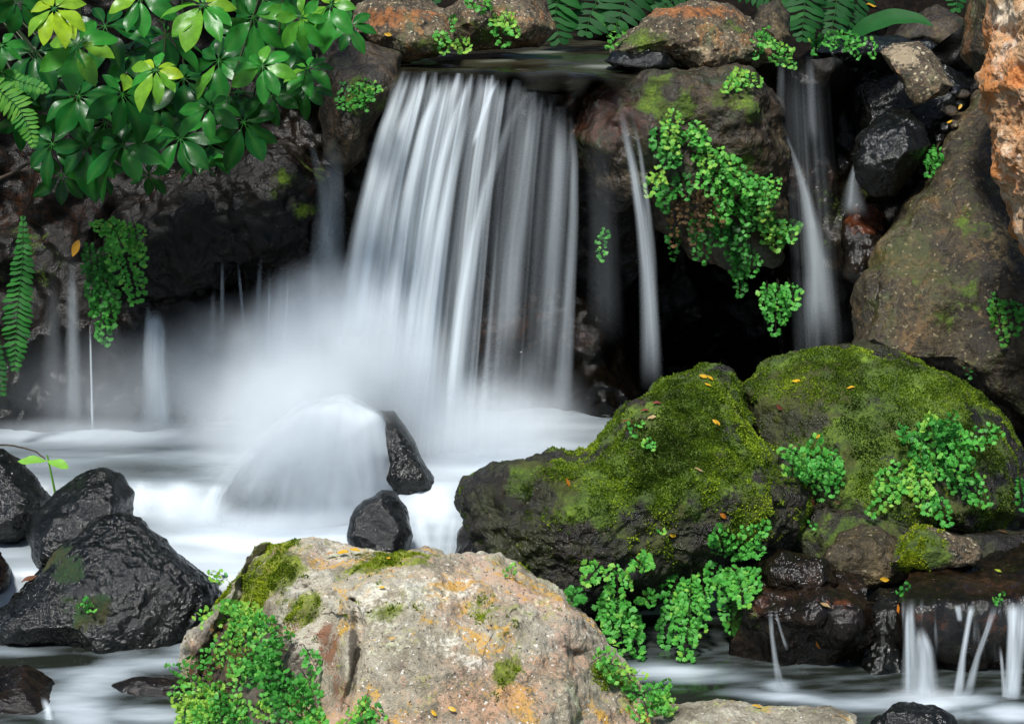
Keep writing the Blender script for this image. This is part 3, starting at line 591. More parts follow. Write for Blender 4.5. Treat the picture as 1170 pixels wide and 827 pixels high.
# the main waterfall
wf = empty('waterfall', P(510, 515, 4.78)); tag(wf, 'wide silky white main waterfall pouring over the lip in the centre', 'waterfall')
ML = [(452, 80), (440, 120), (424, 175), (408, 250), (396, 330), (386, 410), (374, 500), (370, 525)]
MR = [(668, 150), (662, 180), (658, 260), (652, 350), (646, 440), (642, 520), (642, 530)]
lipu = lambda U: np.interp(U, [0, .55, .7, .8, .9, 1], [80, 84, 90, 104, 126, 152])
def fall_sheet(dfun, seed, Yoff, ridge):
    nu, nv = 300, 110
    l = curve(ML, nv); r = curve([(662, 84), (660, 130), (657, 200), (654, 280), (649, 380), (644, 460), (642, 530)], nv)
    v = np.linspace(0, 1, nv); u = np.linspace(0, 1, nu); U, V = np.meshgrid(u, v)
    px = l[:, None, 0] * (1 - U) + r[:, None, 0] * U; py0 = l[:, None, 1] * (1 - U) + r[:, None, 1] * U
    py = lipu(U) + (528 - lipu(U)) * (py0 - 80) / (528 - 80)
    YY = 5.04 - .30 * np.sqrt(V + .002) + Yoff + ridge * N2(U, V, 10, .6, seed) * (.15 + V)
    return mesh_obj('water_sheet', P(px, py, YY).reshape(-1, 3), grid_faces(nu, nv), M['fall'], parent=wf, attrs={'dens': np.clip(dfun(U, V, px, py), 0, 1).ravel()})
def env(U): return np.interp(U, [0, .02, .08, .30, .40, .46, .52, .60, .70, .82, .90, .95, .985, 1.], [0, .25, .80, .86, .80, .36, .46, .24, .09, .07, .11, .11, .03, 0])
def d1(U, V, px, py):
    s = .58 + .70 * N2(U, V, 9, .45, 7) + .55 * N2(U, V, 19, .55, 1) + .16 * N2(U, V, 50, .7, 2, 2)
    d = env(U) * s * sstep(0, .05, V + .03 * N2(U, V, 30, 0, 4)) * np.where(U > .5, 1.15 - .75 * V * sstep(.5, .7, U), .55 + .55 * V)
    return d + .55 * sstep(.70, 1.05, V) * (.12 + .88 * sstep(.8, .1, U))
def d2(U, V, px, py):
    s = sstep(.05, .75, N2(U, V, 22, .45, 11) + .25 * N2(U, V, 60, .5, 12, 2))
    return env(U) ** .8 * .75 * s * sstep(.0, .1, V)
def d3(U, V, px, py):
    return env(U) * .24 * (.4 + N2(U, V, 9, .4, 21)) * sstep(0, .25, V) + .25 * sstep(.75, 1.1, V) * sstep(1., .75, U)
fall_sheet(d3, 3, .06, .02); fall_sheet(d1, 1, 0, .03); fall_sheet(d2, 2, -.03, .03)
for k, (pa, dn) in enumerate([
    ([(606, 106, 18), (590, 125, 15), (573, 165, 15), (556, 215, 17), (542, 270, 20), (529, 350, 24), (519, 430, 28), (514, 500, 40)], .75),
    ([(560, 90, 16), (545, 112, 16), (530, 150, 16), (512, 215, 18), (498, 285, 22), (487, 360, 26), (478, 440, 32), (474, 490, 40)], .85),
    ([(540, 88, 10), (522, 125, 12), (505, 185, 14), (489, 260, 18), (474, 350, 22), (464, 440, 26)], .6),
    ([(508, 86, 12), (486, 140, 16), (468, 215, 20), (452, 300, 26), (440, 400, 32)], .7),
    ([(482, 84, 14), (458, 150, 20), (438, 230, 26), (420, 320, 34), (408, 420, 44)], .75),
    ([(462, 82, 12), (440, 150, 22), (421, 230, 28), (405, 320, 36), (392, 430, 50)], .7),
    ([(610, 106, 18), (606, 150, 22), (598, 220, 26), (588, 300, 30), (578, 420, 40)], .28),
    ([(640, 122, 18), (640, 170, 24), (636, 240, 26), (630, 330, 28), (622, 440, 34)], .26),
    ([(652, 135, 8), (656, 180, 12), (655, 250, 15), (650, 340, 18), (644, 440, 24), (640, 510, 34)], .30),
    ([(568, 92, 7), (560, 108, 8), (552, 130, 8), (540, 170, 8)], .6)]):
    strand(pa, 5.0, 4.70, dn, wf, seed=40 + k, nu=17, nv=90, rise=.6 if k in (0, 1) else .2, power=1.5)

def small_fall(label, strands, name='waterfall', group=None):
    x, y, wd = strands[0][0][-1]
    e = empty(name, P(x, y, strands[0][2])); tag(e, label, 'waterfall', group)
    for k, (pa, Y0, Y1, dn, kw) in enumerate(strands): strand(pa, Y0, Y1, dn, e, seed=int(x) + k, **kw)
    return e
small_fall('slender ribbon of water falling just right of the main waterfall', [
    ([(708, 112, 10), (714, 150, 12), (724, 195, 13), (733, 250, 17), (739, 310, 20), (743, 380, 26), (745, 450, 32)], 4.9, 4.76, .55, dict(rise=.3, power=1.9)),
    ([(722, 130, 5), (731, 170, 6), (739, 230, 9), (744, 290, 14), (748, 400, 16)], 4.91, 4.74, .24, {}),
    ([(685, 120, 30), (686, 180, 40), (690, 260, 40), (692, 400, 50)], 4.95, 4.85, .06, dict(rise=.5))])
small_fall('tall thin fall in the dark gully at the right, widening into a white ribbon', [
    ([(892, 140, 5), (902, 165, 6), (911, 190, 10), (920, 220, 16), (928, 260, 26), (935, 310, 38), (938, 398, 60)], 5.2, 5.1, .5, dict(rise=.35, power=2.)),
    ([(925, 64, 12), (927, 110, 14), (929, 170, 18)], 5.2, 5.16, .15, dict(fall=.9)),
    ([(893, 66, 10), (892, 110, 12), (890, 160, 14)], 5.2, 5.16, .10, dict(fall=.9))])
gf = [o for o in COL.objects if 'label' in o and 'dark gully' in o['label']][0]
sheet([(888, 64), (889, 120), (893, 200), (899, 300), (902, 400)], [(948, 64), (951, 120), (957, 200), (964, 300), (972, 400)], 5.22, 5.1,
      lambda U, V, px, py: (.09 * np.sin(np.pi * U) ** 1.5) * (.35 + .9 * sstep(-.5, .6, N2(U, V, 7, .5, 51) + .3 * N2(U, V, 20, .6, 52))) * sstep(0, .2, V), gf, nu=80, seed=7, ridge=.01)
small_fall('faint little cascade beside the dark rounded rock at the right', [
    ([(984, 165, 4), (977, 190, 8), (974, 215, 22), (976, 250, 44)], 5.1, 5.04, .22, dict(power=2., rise=.4)),
    ([(982, 170, 3), (974, 205, 5), (970, 245, 8)], 5.08, 5.03, .26, {})])
small_fall('soft white trickle spilling down the dark wall, below the hanging ferns at the left', [
    ([(176, 355, 20), (177, 400, 30), (179, 450, 34), (180, 500, 44)], 4.9, 4.84, .75, dict(rise=.12)),
    ([(186, 358, 12), (184, 420, 12), (184, 500, 16)], 4.89, 4.83, .35, {}), ([(170, 340, 6), (168, 380, 10), (168, 470, 20)], 4.9, 4.84, .2, {})])
small_fall('faint misty trickle down the dark wall near the left edge', [
    ([(82, 290, 10), (83, 360, 18), (84, 430, 22), (84, 498, 26)], 4.92, 4.84, .28, {}), ([(60, 310, 16), (60, 400, 26), (58, 498, 34)], 4.93, 4.85, .08, {})])
small_fall('single hair-thin thread of water falling straight from the dark green fern', [([(103, 372, 3), (104, 420, 3.4), (105, 460, 3.6), (106, 500, 5)], 4.86, 4.8, .75, dict(nu=7))])
small_fall('cluster of fine drips from the overhang left of the main waterfall', [
    ([(x0, y0, w0), (x1, (y0 + y1) / 2, w0 * 1.5), (x2, y1, w0 * 2.2)], 4.96, 4.85, dn * .8, dict(fall=.8, rise=.3, end=.5)) for x0, x1, x2, y0, y1, w0, dn in
    [(254, 254, 253, 292, 400, 4, .34), (272, 276, 280, 298, 390, 3, .46), (298, 294, 290, 290, 430, 6, .3), (308, 307, 306, 306, 440, 4, .5), (330, 326, 321, 300, 450, 4, .5), (322, 318, 316, 296, 430, 8, .22), (359, 360, 362, 280, 430, 8, .4), (244, 243, 242, 330, 420, 6, .16)]])
small_fall('ghostly veil of spray sliding down between the dark bulge and the main waterfall', [
    ([(380, 160, 20), (378, 220, 34), (374, 290, 44), (368, 380, 60)], 5.0, 4.85, .30, dict(power=1.0)), ([(352, 150, 8), (362, 190, 12), (372, 240, 16), (378, 320, 20)], 5.0, 4.9, .18, {})])
small_fall('left white cascade off the wide wet ledge, the broadest of the little ones', [
    ([(1040, 690, 10), (1040, 712, 14), (1041, 750, 22), (1042, 806, 32)], 3.545, 3.49, .6, dict(rise=.15)),
    ([(1052, 716, 12), (1056, 740, 24), (1058, 770, 30), (1060, 806, 36)], 3.53, 3.48, .75, dict(rise=.2)), ([(1036, 690, 5), (1037, 740, 6), (1038, 806, 8)], 3.54, 3.48, .5, {})])
small_fall('pair of thin white streams in the middle of the wide wet ledge', [
    ([(1111, 690, 10), (1106, 715, 8), (1100, 750, 9), (1094, 806, 18)], 3.545, 3.48, .78, dict(rise=.1)), ([(1138, 690, 11), (1128, 720, 8), (1117, 750, 9), (1104, 800, 16)], 3.545, 3.47, .5, {}), ([(1094, 690, 9), (1096, 702, 9), (1097, 712, 6)], 3.545, 3.53, .7, dict(fall=.9))])
small_fall('white streams leaving the wide wet ledge at the right edge of the picture', [
    ([(1158, 688, 18), (1157, 720, 14), (1156, 760, 16), (1155, 812, 24)], 3.545, 3.48, .85, dict(rise=.1)), ([(1168, 688, 12), (1166, 730, 14), (1160, 780, 18), (1156, 812, 22)], 3.54, 3.47, .7, {}), ([(1143, 738, 4), (1146, 770, 6), (1150, 812, 12)], 3.53, 3.48, .5, {}), ([(1190, 688, 26), (1190, 740, 26), (1190, 812, 34)], 3.545, 3.48, .6, {})])
fe = empty('waterfall', P(1110, 760, 3.54)); tag(fe, 'thin clear film of water slipping over the whole lip of the wide wet ledge', 'waterfall')
sheet([(1030, 682), (1030, 694), (1031, 720), (1031, 760)], [(1230, 682), (1230, 694), (1230, 720), (1230, 760)], 3.562, 3.535,
      lambda U, V, px, py: (.02 + .30 * sstep(.25, .9, N2(U, V, 11, .8, 31) + .3 * N2(U, V, 40, .8, 35))) * sstep(0, .25, V) * sstep(1., .35, V), fe, nv=50, seed=5, ridge=.006)
small_fall('narrow dribble down the corner of the smaller stepped block', [([(880, 696, 7), (882, 725, 6), (886, 755, 8), (892, 786, 14)], 3.565, 3.52, .42, {}), ([(886, 698, 5), (892, 720, 4), (900, 745, 6)], 3.565, 3.54, .3, dict(fall=.8))])
small_fall('short white spill between the slender dark rock and the mossy boulder', [
    ([(480, 585, 16), (482, 605, 22), (486, 625, 26), (488, 645, 30)], 4.06, 4.0, .7, {}), ([(506, 592, 16), (503, 612, 20), (500, 645, 24)], 4.04, 4.0, .55, {}), ([(520, 588, 8), (516, 610, 10), (512, 640, 14)], 4.03, 3.99, .5, {})])
small_fall('short foamy step in the pool beside the veiled rock at the left', [
    ([(160, 545, 30), (162, 565, 40), (164, 596, 60)], 4.42, 4.36, .5, {}), ([(205, 545, 40), (212, 570, 50), (216, 596, 70)], 4.42, 4.36, .5, {}), ([(250, 550, 20), (240, 575, 26), (234, 598, 30)], 4.4, 4.35, .6, {})])
small_fall('tiny white dribble off the smooth stone in the bottom left corner', [([(50, 796, 10), (55, 812, 12), (58, 835, 16)], 3.42, 3.36, .7, {})])

# the white veil over the hidden rock
vo = [o for o in COL.objects if 'label' in o and 'hidden behind a veil' in o['label']][0]; R_ = ROCKS[vo.name]
q = R_['p'] + R_['n'] * .03; gx, gy = R_['gx'], R_['gy']
al = (.26 + .52 * sstep(290, 410, gx) + .18 * fbm(np.stack([(gx - 400) / (gy - 380) * 9, gy * 0, gy * 0], 1), 3, 6) + .22 * sstep(555, 480, gy)) * sstep(.35, -.35, R_['n'][:, 1])
ve = mesh_obj('water_veil', q, R_['f'], M['fall'], attrs={'dens': np.clip(al, 0, .97)}); tag(ve, 'thin white veil of water sheeting over the rounded rock below the main waterfall', 'waterfall')

# pools: real surfaces with their steps, foam where the falling water beats them white
def pool(name, x0, x1, y0, y1, zfun, foam, mat, nx=300, ny=220, amp=.004, seed=0, label=None, dens=None):
    X, Yq = np.meshgrid(np.linspace(x0, x1, nx), np.linspace(y0, y1, ny))
    q = np.stack([X.ravel(), Yq.ravel(), np.zeros(X.size)], 1)
    q[:, 2] = zfun(q[:, 0], q[:, 1]) + amp * fbm(q * np.array([3., 7., 1]), 3, seed)
    gx, gy = PROJ(q)
    fo = np.clip(foam(gx, gy, q), 0, 1)
    f = grid_faces(nx, ny); o = mesh_obj(name, q, f, M[mat], attrs={'foam': fo} if dens is None else {'foam': fo, 'dens': np.clip(dens(gx, gy, q), 0, 1)}); tag(o, kind='structure'); remember(q, np.tile([0, 0, 1.], (len(q), 1)))
    return o
def z1(x, y):
    wv = .05 * fbm(np.stack([x * 3, x * 0, x * 0], 1), 2, 4)
    return .08 + .085 * sstep(4.40, 4.50, y + wv - .10 * sstep(-.2, .1, x)) - .09 * sstep(4.02, 3.94, y + wv)
def foam1(gx, gy, q):
    f = .46 + .0 * gx
    f = f + .62 * paint(gx, gy, [(460, 510, 170, 34), (330, 612, 150, 26, .95), (560, 525, 120, 22, .8), (220, 645, 120, 30, .6), (500, 570, 60, 40, .5), (220, 500, 220, 9, .6), (60, 640, 80, 30, .3), (210, 575, 60, 20, .3), (390, 590, 60, 20, .6)])
    f = f - .34 * paint(gx, gy, [(160, 536, 70, 12), (560, 585, 40, 16, .8), (430, 618, 50, 16, .6), (60, 520, 90, 12, .4), (300, 520, 40, 12, .3)])
    return f + .16 * fbm(np.stack([gx / 110, gy / 16, gx * 0], 1), 2, 3) * .9 + .05 * fbm(q * np.array([5, 12, 1.]), 3, 5)
pool('plunge_pool', -1.9, 1.2, 3.90, 5.25, z1, foam1, 'pool', seed=2)
def foam2(gx, gy, q):
    f = .10 + .0 * gx
    wv = 9 * fbm(np.stack([gx / 130, gx * 0, gx * 0], 1), 2, 7)
    f = f + .8 * paint(gx, gy + wv, [(150, 758, 110, 10, .6, -6), (110, 775, 60, 22, .7, -20), (90, 810, 50, 26, .8, 20), (170, 815, 70, 10, .7), (225, 745, 40, 20, .5), (0, 745, 60, 8, .4)])
    f = f + .85 * paint(gx, gy + wv * .6, [(760, 768, 70, 9, .8), (800, 775, 60, 6, .5), (900, 797, 110, 6, .65, 4), (1000, 800, 90, 9, .6), (1060, 806, 50, 10, .9), (1100, 803, 40, 9, .7), (1156, 815, 40, 10, .9), (890, 786, 18, 8, .6), (1110, 820, 90, 5, .4)])
    f = f - .3 * paint(gx, gy, [(800, 793, 60, 8), (60, 755, 60, 7)])
    return f + .12 * fbm(np.stack([gx / 60 + gy / 30, gy / 7, gx * 0], 1), 4, 13) - .06
pool('lower_pool', -2.2, 2.4, 2.7, 3.97, lambda x, y: 0 * x, foam2, 'pool', nx=420, ny=240, seed=8)

# the stream above the lip, bending over it
def zs(x, y):
    xc = 585 + F * x / y
    lipy = 5.03 + .05 * fbm(np.stack([x * 5, x * 0, x * 0], 1), 2, 3)
    return 1.192 - .04 * sstep(.02, .45, x) * sstep(5.5, 5.0, y) - .05 * sstep(lipy + .05, lipy - .05, y) ** 2
def foams(gx, gy, q):
    f = .16 + .30 * fbm(np.stack([gx / 120 + gy / 40, gy / 9, gx * 0], 1), 4, 5)
    return f + .5 * paint(gx, gy, [(600, 62, 60, 6, .5, -8), (690, 46, 60, 5, .6, -6), (700, 76, 60, 6, .6), (760, 84, 30, 5, .5), (640, 74, 40, 5, .3)])
pool('upper_stream', -.42, .62, 4.99, 7.2, zs, foams, 'stream', nx=220, ny=260, amp=.012, seed=12,
     dens=lambda gx, gy, q: sstep(4.99, 5.10, q[:, 1] - .05 * fbm(q * np.array([9., 1, 0]), 2, 3)) * sstep(.60, .42, q[:, 0]) * (1 - .75 * sstep(.26, .40, q[:, 0]) * sstep(5.3, 5.1, q[:, 1])))

# drifting spray at the foot of the fall
def spray(label, px, py, Y, rx, ry, rz, dens):
    c = P(px, py, Y); v, f = ico(4)
    r = np.array([rx, ry, rz]); o = mesh_obj('spray', c + v * r, f, None, origin=c)
    t = NT('spray'); mp = t.n('ShaderNodeMapping'); mp.inputs['Scale'].default_value = tuple(1 / r); t.l(t.co, mp.inputs[0])
    g = t.n('ShaderNodeTexGradient', gradient_type='SPHERICAL'); t.l(mp.outputs[0], g.inputs[0])
    d = t.math('MULTIPLY', t.rng(g.outputs['Fac'], 0, .9), t.rng(t.noise(6, 3, .5), .3, .7, .5, 1.2))
    vo = t.n('ShaderNodeVolumePrincipled'); vo.inputs['Color'].default_value = (.93, .975, 1, 1); vo.inputs['Anisotropy'].default_value = -.5
    t.l(t.math('MULTIPLY', d, dens), vo.inputs['Density']); t.t.links.new(vo.outputs[0], t.out.inputs['Volume'])

    o.data.materials.append(t.m); tag(o, kind='stuff'); return o
spray('', 390, 430, 4.70, .34, .24, .36, 20.)
spray('', 300, 440, 4.76, .42, .18, .28, 6.)
spray('', 150, 450, 4.84, .46, .14, .22, 2.4)
spray('', 520, 490, 4.68, .42, .18, .18, 8.)
spray('', 325, 490, 4.32, .28, .14, .24, 13.)
spray('', 110, 494, 4.80, .5, .10, .05, 7.)
spray('', 310, 594, 4.32, .36, .12, .06, 16.)
spray('', 585, 470, 4.86, .26, .14, .22, 2.5)
spray('', 190, 585, 4.34, .26, .10, .06, 7.)
spray('', 1060, 800, 3.46, .12, .06, .035, 16.)
for k, (x1, y1, w1, dn) in enumerate([(262, 606, 60, .5), (300, 610, 60, .45), (340, 612, 66, .5), (380, 612, 66, .65), (420, 604, 60, .7)]):
    strand([(392, 462, 30), (392 + (x1 - 392) * .45, 500, w1 * .6), (392 + (x1 - 392) * .8, 556, w1 * .9), (x1, y1, w1 * 1.2)], 4.42, 4.28, dn * .4, wf, seed=120 + k, power=1.8, rise=.5, end=.3)
# ------------------------------------------------------------------ plants
M['maiden'] = leaf_mat('maidenhair leaf', [(.012, .09, .014), (.048, .30, .038), (.12, .50, .07), (.38, .64, .08)], .5, .4, .3, .15)
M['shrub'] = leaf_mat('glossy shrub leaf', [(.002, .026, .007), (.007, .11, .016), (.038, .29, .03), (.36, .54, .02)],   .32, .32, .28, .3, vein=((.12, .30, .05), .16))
M['fern'] = leaf_mat('sword fern leaf', [(.006, .05, .014), (.012, .10, .018), (.03, .20, .025), (.12, .32, .03)], .6, .3, .2, .2)
M['twig'] = rock_mat('twig bark', (.03, .02, .012), (.07, .045, .025), (.12, .08, .04), 30, (.6, .9), .3, 200)
class Acc:
    def __init__(s): s.v = []; s.f3 = []; s.f4 = []; s.n = 0; s.a = {'tint': [], 'stemy': [], 'vein': []}
    def add(s, v, f, tint=.5, stemy=0., vein=None):
        v = np.asarray(v); f = np.asarray(f) + s.n; (s.f3 if f.shape[1] == 3 else s.f4).append(f); s.v.append(v); s.n += len(v)
        for k, x in (('tint', tint), ('stemy', stemy), ('vein', 0. if vein is None else vein)):
            s.a[k].append(np.broadcast_to(np.asarray(x, float), (len(v),)))
    def build(s, name, mat, parent=None):
        fl = [np.concatenate(x) for x in (s.f3, s.f4) if x]
        return mesh_obj(name, np.concatenate(s.v), fl, mat, parent=parent, attrs={k: np.concatenate(x) for k, x in s.a.items()})
def unit(x): x = np.asarray(x, float); return x / (np.linalg.norm(x) + 1e-12)
def tube(acc, pts, r0, r1, tint=.5, stemy=1., k=5):
    pts = np.asarray(pts, float); n = len(pts); tg = np.gradient(pts, axis=0); tg /= np.linalg.norm(tg, axis=1)[:, None] + 1e-12
    a = np.cross(tg, np.array([.3, .8, .5])); a /= np.linalg.norm(a, axis=1)[:, None]; b = np.cross(tg, a)
    r = np.linspace(r0, r1, n)[:, None]; ring = []
    for j in range(k):
        an = 2 * math.pi * j / k; ring.append(pts + r * (math.cos(an) * a + math.sin(an) * b))
    v = np.stack(ring, 1).reshape(-1, 3); f = []
    for i in range(n - 1):
        for j in range(k): f.append((i * k + j, i * k + (j + 1) % k, (i + 1) * k + (j + 1) % k, (i + 1) * k + j))
    acc.add(v, f, tint, stemy)
_an = np.radians([-64, -44, -30, -12, 0, 12, 30, 44, 64]); _rd = np.array([.70, 1.0, .80, 1.06, .84, 1.06, .80, 1.0, .70])
FAN = np.vstack([[0, 0, 0], np.stack([np.cos(_an) * _rd, np.sin(_an) * _rd, -.16 * np.abs(np.sin(_an)) ** 2 - .05], 1)])
FANF = np.array([(0, i, i + 1) for i in range(1, 9)])
def pinnule(acc, base, ax, nrm, size, tint):
    ax = unit(ax); nrm = unit(nrm - ax * (nrm @ ax)); sd = np.cross(nrm, ax)
    acc.add(base + size * (FAN[:, :1] * ax + FAN[:, 1:2] * sd * .92 + FAN[:, 2:] * nrm), FANF, tint)
def bez(a, b, c, t): t = np.asarray(t)[:, None]; return (1 - t) ** 2 * a + 2 * t * (1 - t) * b + t * t * c
CAMN = unit(np.array([0, -1., .55]))
def maiden_frond(acc, b, t, wpx, ps, tint, rs, arch=.12, dense=1.):
    """arching rachis from b to t (world), pinnate side branches, every one carrying fan-shaped leaflets"""
    L = np.linalg.norm(t - b); Yc = b[1]; w = wpx * Yc / F; ps = ps * Yc / F
    ctrl = (b + t) / 2 + np.array([0, -.35, .8]) * L * arch + rs.normal(size=3) * L * .05
    tt = np.linspace(0, 1, 12); ra = bez(b, ctrl, t, tt); tube(acc, ra, ps * .085, ps * .05, .2, 1., 3)
    nb = max(4, int(L / (ps * .82) * dense)); ks = np.linspace(.14, 1., nb)
    for i, k in enumerate(ks):
        p = bez(b, ctrl, t, [k])[0]; tg = unit(2 * (1 - k) * (ctrl - b) + 2 * k * (t - ctrl))
        side = unit(np.cross(CAMN, tg)) * (1 if i % 2 else -1)
        bl = w * .5 * (math.sin(min(1, .25 + k * 1.1) * math.pi * .5) * (1 - .78 * max(0, (k - .35) / .65))) * rs.uniform(.8, 1.15)
        dr = unit(side * .85 + tg * .55 + rs.normal(size=3) * .12 + np.array([0, 0, -.12]))
        m = max(1, int(round(bl / (ps * .60) * dense)))
        if m > 1: tube(acc, np.stack([p, p + dr * bl * .5, p + dr * bl]), ps * .055, ps * .035, .2, 1., 3)
        for j in range(m):
            q = p + dr * bl * (j + .6) / m + np.array([0, -1., .2]) * rs.uniform(-.2, .35) * ps
            sgn = 1 if j % 2 else -1
            ax = unit(dr * .6 + tg * sgn * .45 + rs.normal(size=3) * .22 + np.array([0, -.1, -.2]))
            nrm = CAMN + rs.normal(size=3) * .42
            pinnule(acc, q, ax, nrm, ps * rs.uniform(.6, 1.25), np.clip(tint + rs.normal() * .11 + .1 * (j / max(1, m) - .4), 0, 1))
    pinnule(acc, t, unit(t - ctrl), CAMN, ps, np.clip(tint + .1, 0, 1))
def clump(label, fronds, ps=8., tint=.5, seed=0, lift=.05, cat='fern', name='maidenhair_fern', tv=.1, group=None, arch=.12, Y=None, dense=1., mat='maiden'):
    rs = np.random.RandomState(seed + 11); e = None; ps = ps * .76
    for fr in fronds:
        bx, by, tx, ty, wd = fr[:5]; tn = fr[5] if len(fr) > 5 else tint
        h = hit(bx, by); Yb = (h[0][1] if h else 4.) if Y is None else Y
        h2 = hit(tx, ty); Yt = Yb - lift * rs.uniform(.6, 1.3)
        if h2 is not None and h2[0][1] - .012 < Yt: Yt = max(h2[0][1] - .012, Yb - .3)
        b = P(bx, by, Yb + .004); t = P(tx, ty, Yt)
        if e is None: e = empty(name, b); tag(e, label, cat, group)
        a = Acc(); maiden_frond(a, b, t, wd, ps, np.clip(tn + rs.normal() * tv, 0, 1), rs, arch, dense); a.build('frond', M[mat], e)
    return e
def scat(cx, cy, rx, ry, n, L, wd, seed, down=(0, 1), spread=.8, rot=0., tint=None):
    """frond list scattered over a patch of rock: each base in the ellipse, each tip off along its own way"""
    rs = np.random.RandomState(seed); out = []
    for k in range(n):
        r = math.sqrt(rs.uniform()); a = rs.uniform(0, 2 * math.pi); dx, dy = rx * r * math.cos(a), ry * r * math.sin(a)
        ca, sa = math.cos(math.radians(rot)), math.sin(math.radians(rot)); x, y = cx + dx * ca - dy * sa, cy + dx * sa + dy * ca
        d = np.array(down, float) + rs.normal(size=2) * spread; d /= np.linalg.norm(d) + 1e-9; l = L * rs.uniform(.6, 1.25)
        f = (x - d[0] * l * .4, y - d[1] * l * .4, x + d[0] * l * .6, y + d[1] * l * .6, wd * rs.uniform(.7, 1.2))
        out.append(f if tint is None else f + (np.clip(tint + rs.normal() * .12, 0, 1),))
    return out

# maidenhair ferns, each clump a plant
clump('bright green maidenhair hanging in a wedge on the dark wall beside a yellow leaf', [(128, 246, 156, 342, 62, .66), (122, 250, 112, 262, 34, .62), (150, 248, 160, 290, 30, .68), (140, 248, 126, 268, 40, .7), (120, 250, 140, 285, 36, .66)], 7.4, .66, 1, .10, Y=4.9, dense=1.15)
clump('dark green maidenhair hanging beside the brighter wedge on the left wall', [(108, 262, 122, 392, 44, .28), (100, 270, 104, 340, 32, .2), (118, 300, 128, 372, 34, .34), (112, 310, 114, 386, 30, .3), (104, 300, 134, 345, 30, .25)], 7, .28, 2, .06, Y=4.98)
clump('small bright maidenhair tuft on the tan stone above the waterfall', [(520, 44, 505, 58, 26), (515, 40, 500, 44, 24), (522, 40, 532, 58, 26), (515, 34, 520, 24, 22)], 6, .75, 3, .04)
clump('leafy bright fern on the brown stone beyond the waterfall lip', [(560, 10, 535, 4, 30), (565, 12, 586, 28, 32), (566, 16, 576, 50, 34), (555, 8, 560, -6, 26), (574, 20, 590, 40, 26)], 6.4, .72, 4, .05)
clump('small dim creeping fern on the earthy rock left of the waterfall lip', scat(412, 102, 20, 18, 8, 26, 20, 5), 5.5, .5, 5, .03)
clump('little bright sprigs at the left foot of the speckled lichen dome', [(712, 44, 704, 32, 20), (708, 44, 696, 52, 18), (700, 40, 692, 30, 18)], 6, .75, 6, .03)
clump('creeping bright leaves down the right side of the speckled lichen dome', scat(880, 52, 26, 10, 9, 26, 18, 7, (.5, .6), .5, 40), 6, .7, 7, .03)
clump('small yellow green sprigs on the top edge of the tall brown rock face', scat(848, 90, 20, 9, 7, 20, 16, 8), 5.6, .8, 8, .03)
clump('sparse sprigs along the dark top edge of the thin right fall', scat(955, 48, 40, 7, 9, 22, 16, 9, (0, .2), 1.), 5.6, .6, 9, .03)
clump('big lush maidenhair mass draping the tall brown rock face', scat(790, 160, 38, 22, 12, 40, 26, 10, (.2, .9), .6, 20) + scat(828, 205, 26, 40, 12, 44, 26, 11, (.15, 1), .5, -10) + scat(765, 190, 16, 34, 6, 40, 24, 14, (0, 1), .5, tint=.35), 6.6, .56, 10, .07, tv=.14)
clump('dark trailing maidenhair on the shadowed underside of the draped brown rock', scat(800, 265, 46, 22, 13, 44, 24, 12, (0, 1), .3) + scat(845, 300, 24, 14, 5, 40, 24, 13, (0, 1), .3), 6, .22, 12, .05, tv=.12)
M['dead'] = leaf_mat('withered fern', [(.03, .014, .008), (.09, .045, .02), (.20, .11, .04)], .7, .2, .2, .3)
clump('brown withered maidenhair fronds hanging below the lush green mass', scat(795, 235, 30, 26, 10, 46, 22, 52, (0, 1), .3), 6, .4, 53, .06, tv=.2, mat='dead', dense=.8)
clump('brown withered stems among the fern mound on the granite flank', scat(255, 760, 44, 40, 8, 36, 22, 54, (0, .6), .9), 6.5, .5, 55, .03, tv=.2, mat='dead', dense=.7)
clump('loose sparse maidenhair right of the big draped mass', scat(862, 225, 34, 26, 15, 32, 20, 15, (.3, .8), .7), 5.8, .55, 15, .05, tv=.16)
clump('bushy maidenhair clump beside the thin right fall', scat(890, 262, 20, 16, 10, 32, 26, 16, (0, .8), .7), 6.6, .66, 16, .05)
clump('triangular maidenhair hanging in the dark beside the thin right fall', [(888, 318, 886, 380, 46, .5), (876, 320, 872, 350, 30, .55), (900, 318, 906, 350, 30, .5), (890, 320, 894, 366, 34, .5), (896, 326, 880, 345, 30, .45)], 7, .5, 17, .07, Y=4.98)
clump('blurry yellow green sprig hanging by the slender ribbon of water', [(760, 190, 740, 222, 26, .95), (764, 196, 748, 206, 22, .9)], 7, .9, 18, .05, Y=4.9)
clump('tiny dark sprig on the wet wall behind the slender ribbon', [(690, 262, 688, 296, 18, .3), (692, 258, 692, 270, 14, .35)], 6, .3, 19, .04, Y=4.98)
clump('small green sprig at the side of the dark rounded rock', [(1068, 168, 1062, 200, 20, .55), (1070, 166, 1072, 186, 18, .5), (1066, 175, 1058, 186, 16, .5)], 6.5, .5, 20, .04)
clump('green fern sprig on the huge sloping slab near the right edge', [(1140, 336, 1148, 392, 26, .6), (1150, 338, 1160, 380, 26, .5), (1140, 332, 1136, 362, 22, .6), (1155, 340, 1168, 362, 22, .55)], 7, .55, 21, .05)
clump('lone dark leaflet cluster low on the sloping slab', [(1104, 416, 1108, 430, 12, .25)], 6, .25, 22, .03)
clump('round maidenhair clump in the dip between the two mossy boulders', scat(934, 528, 30, 20, 15, 38, 28, 23, (0, .5), 1.), 7.4, .62, 23, .06, tv=.10)
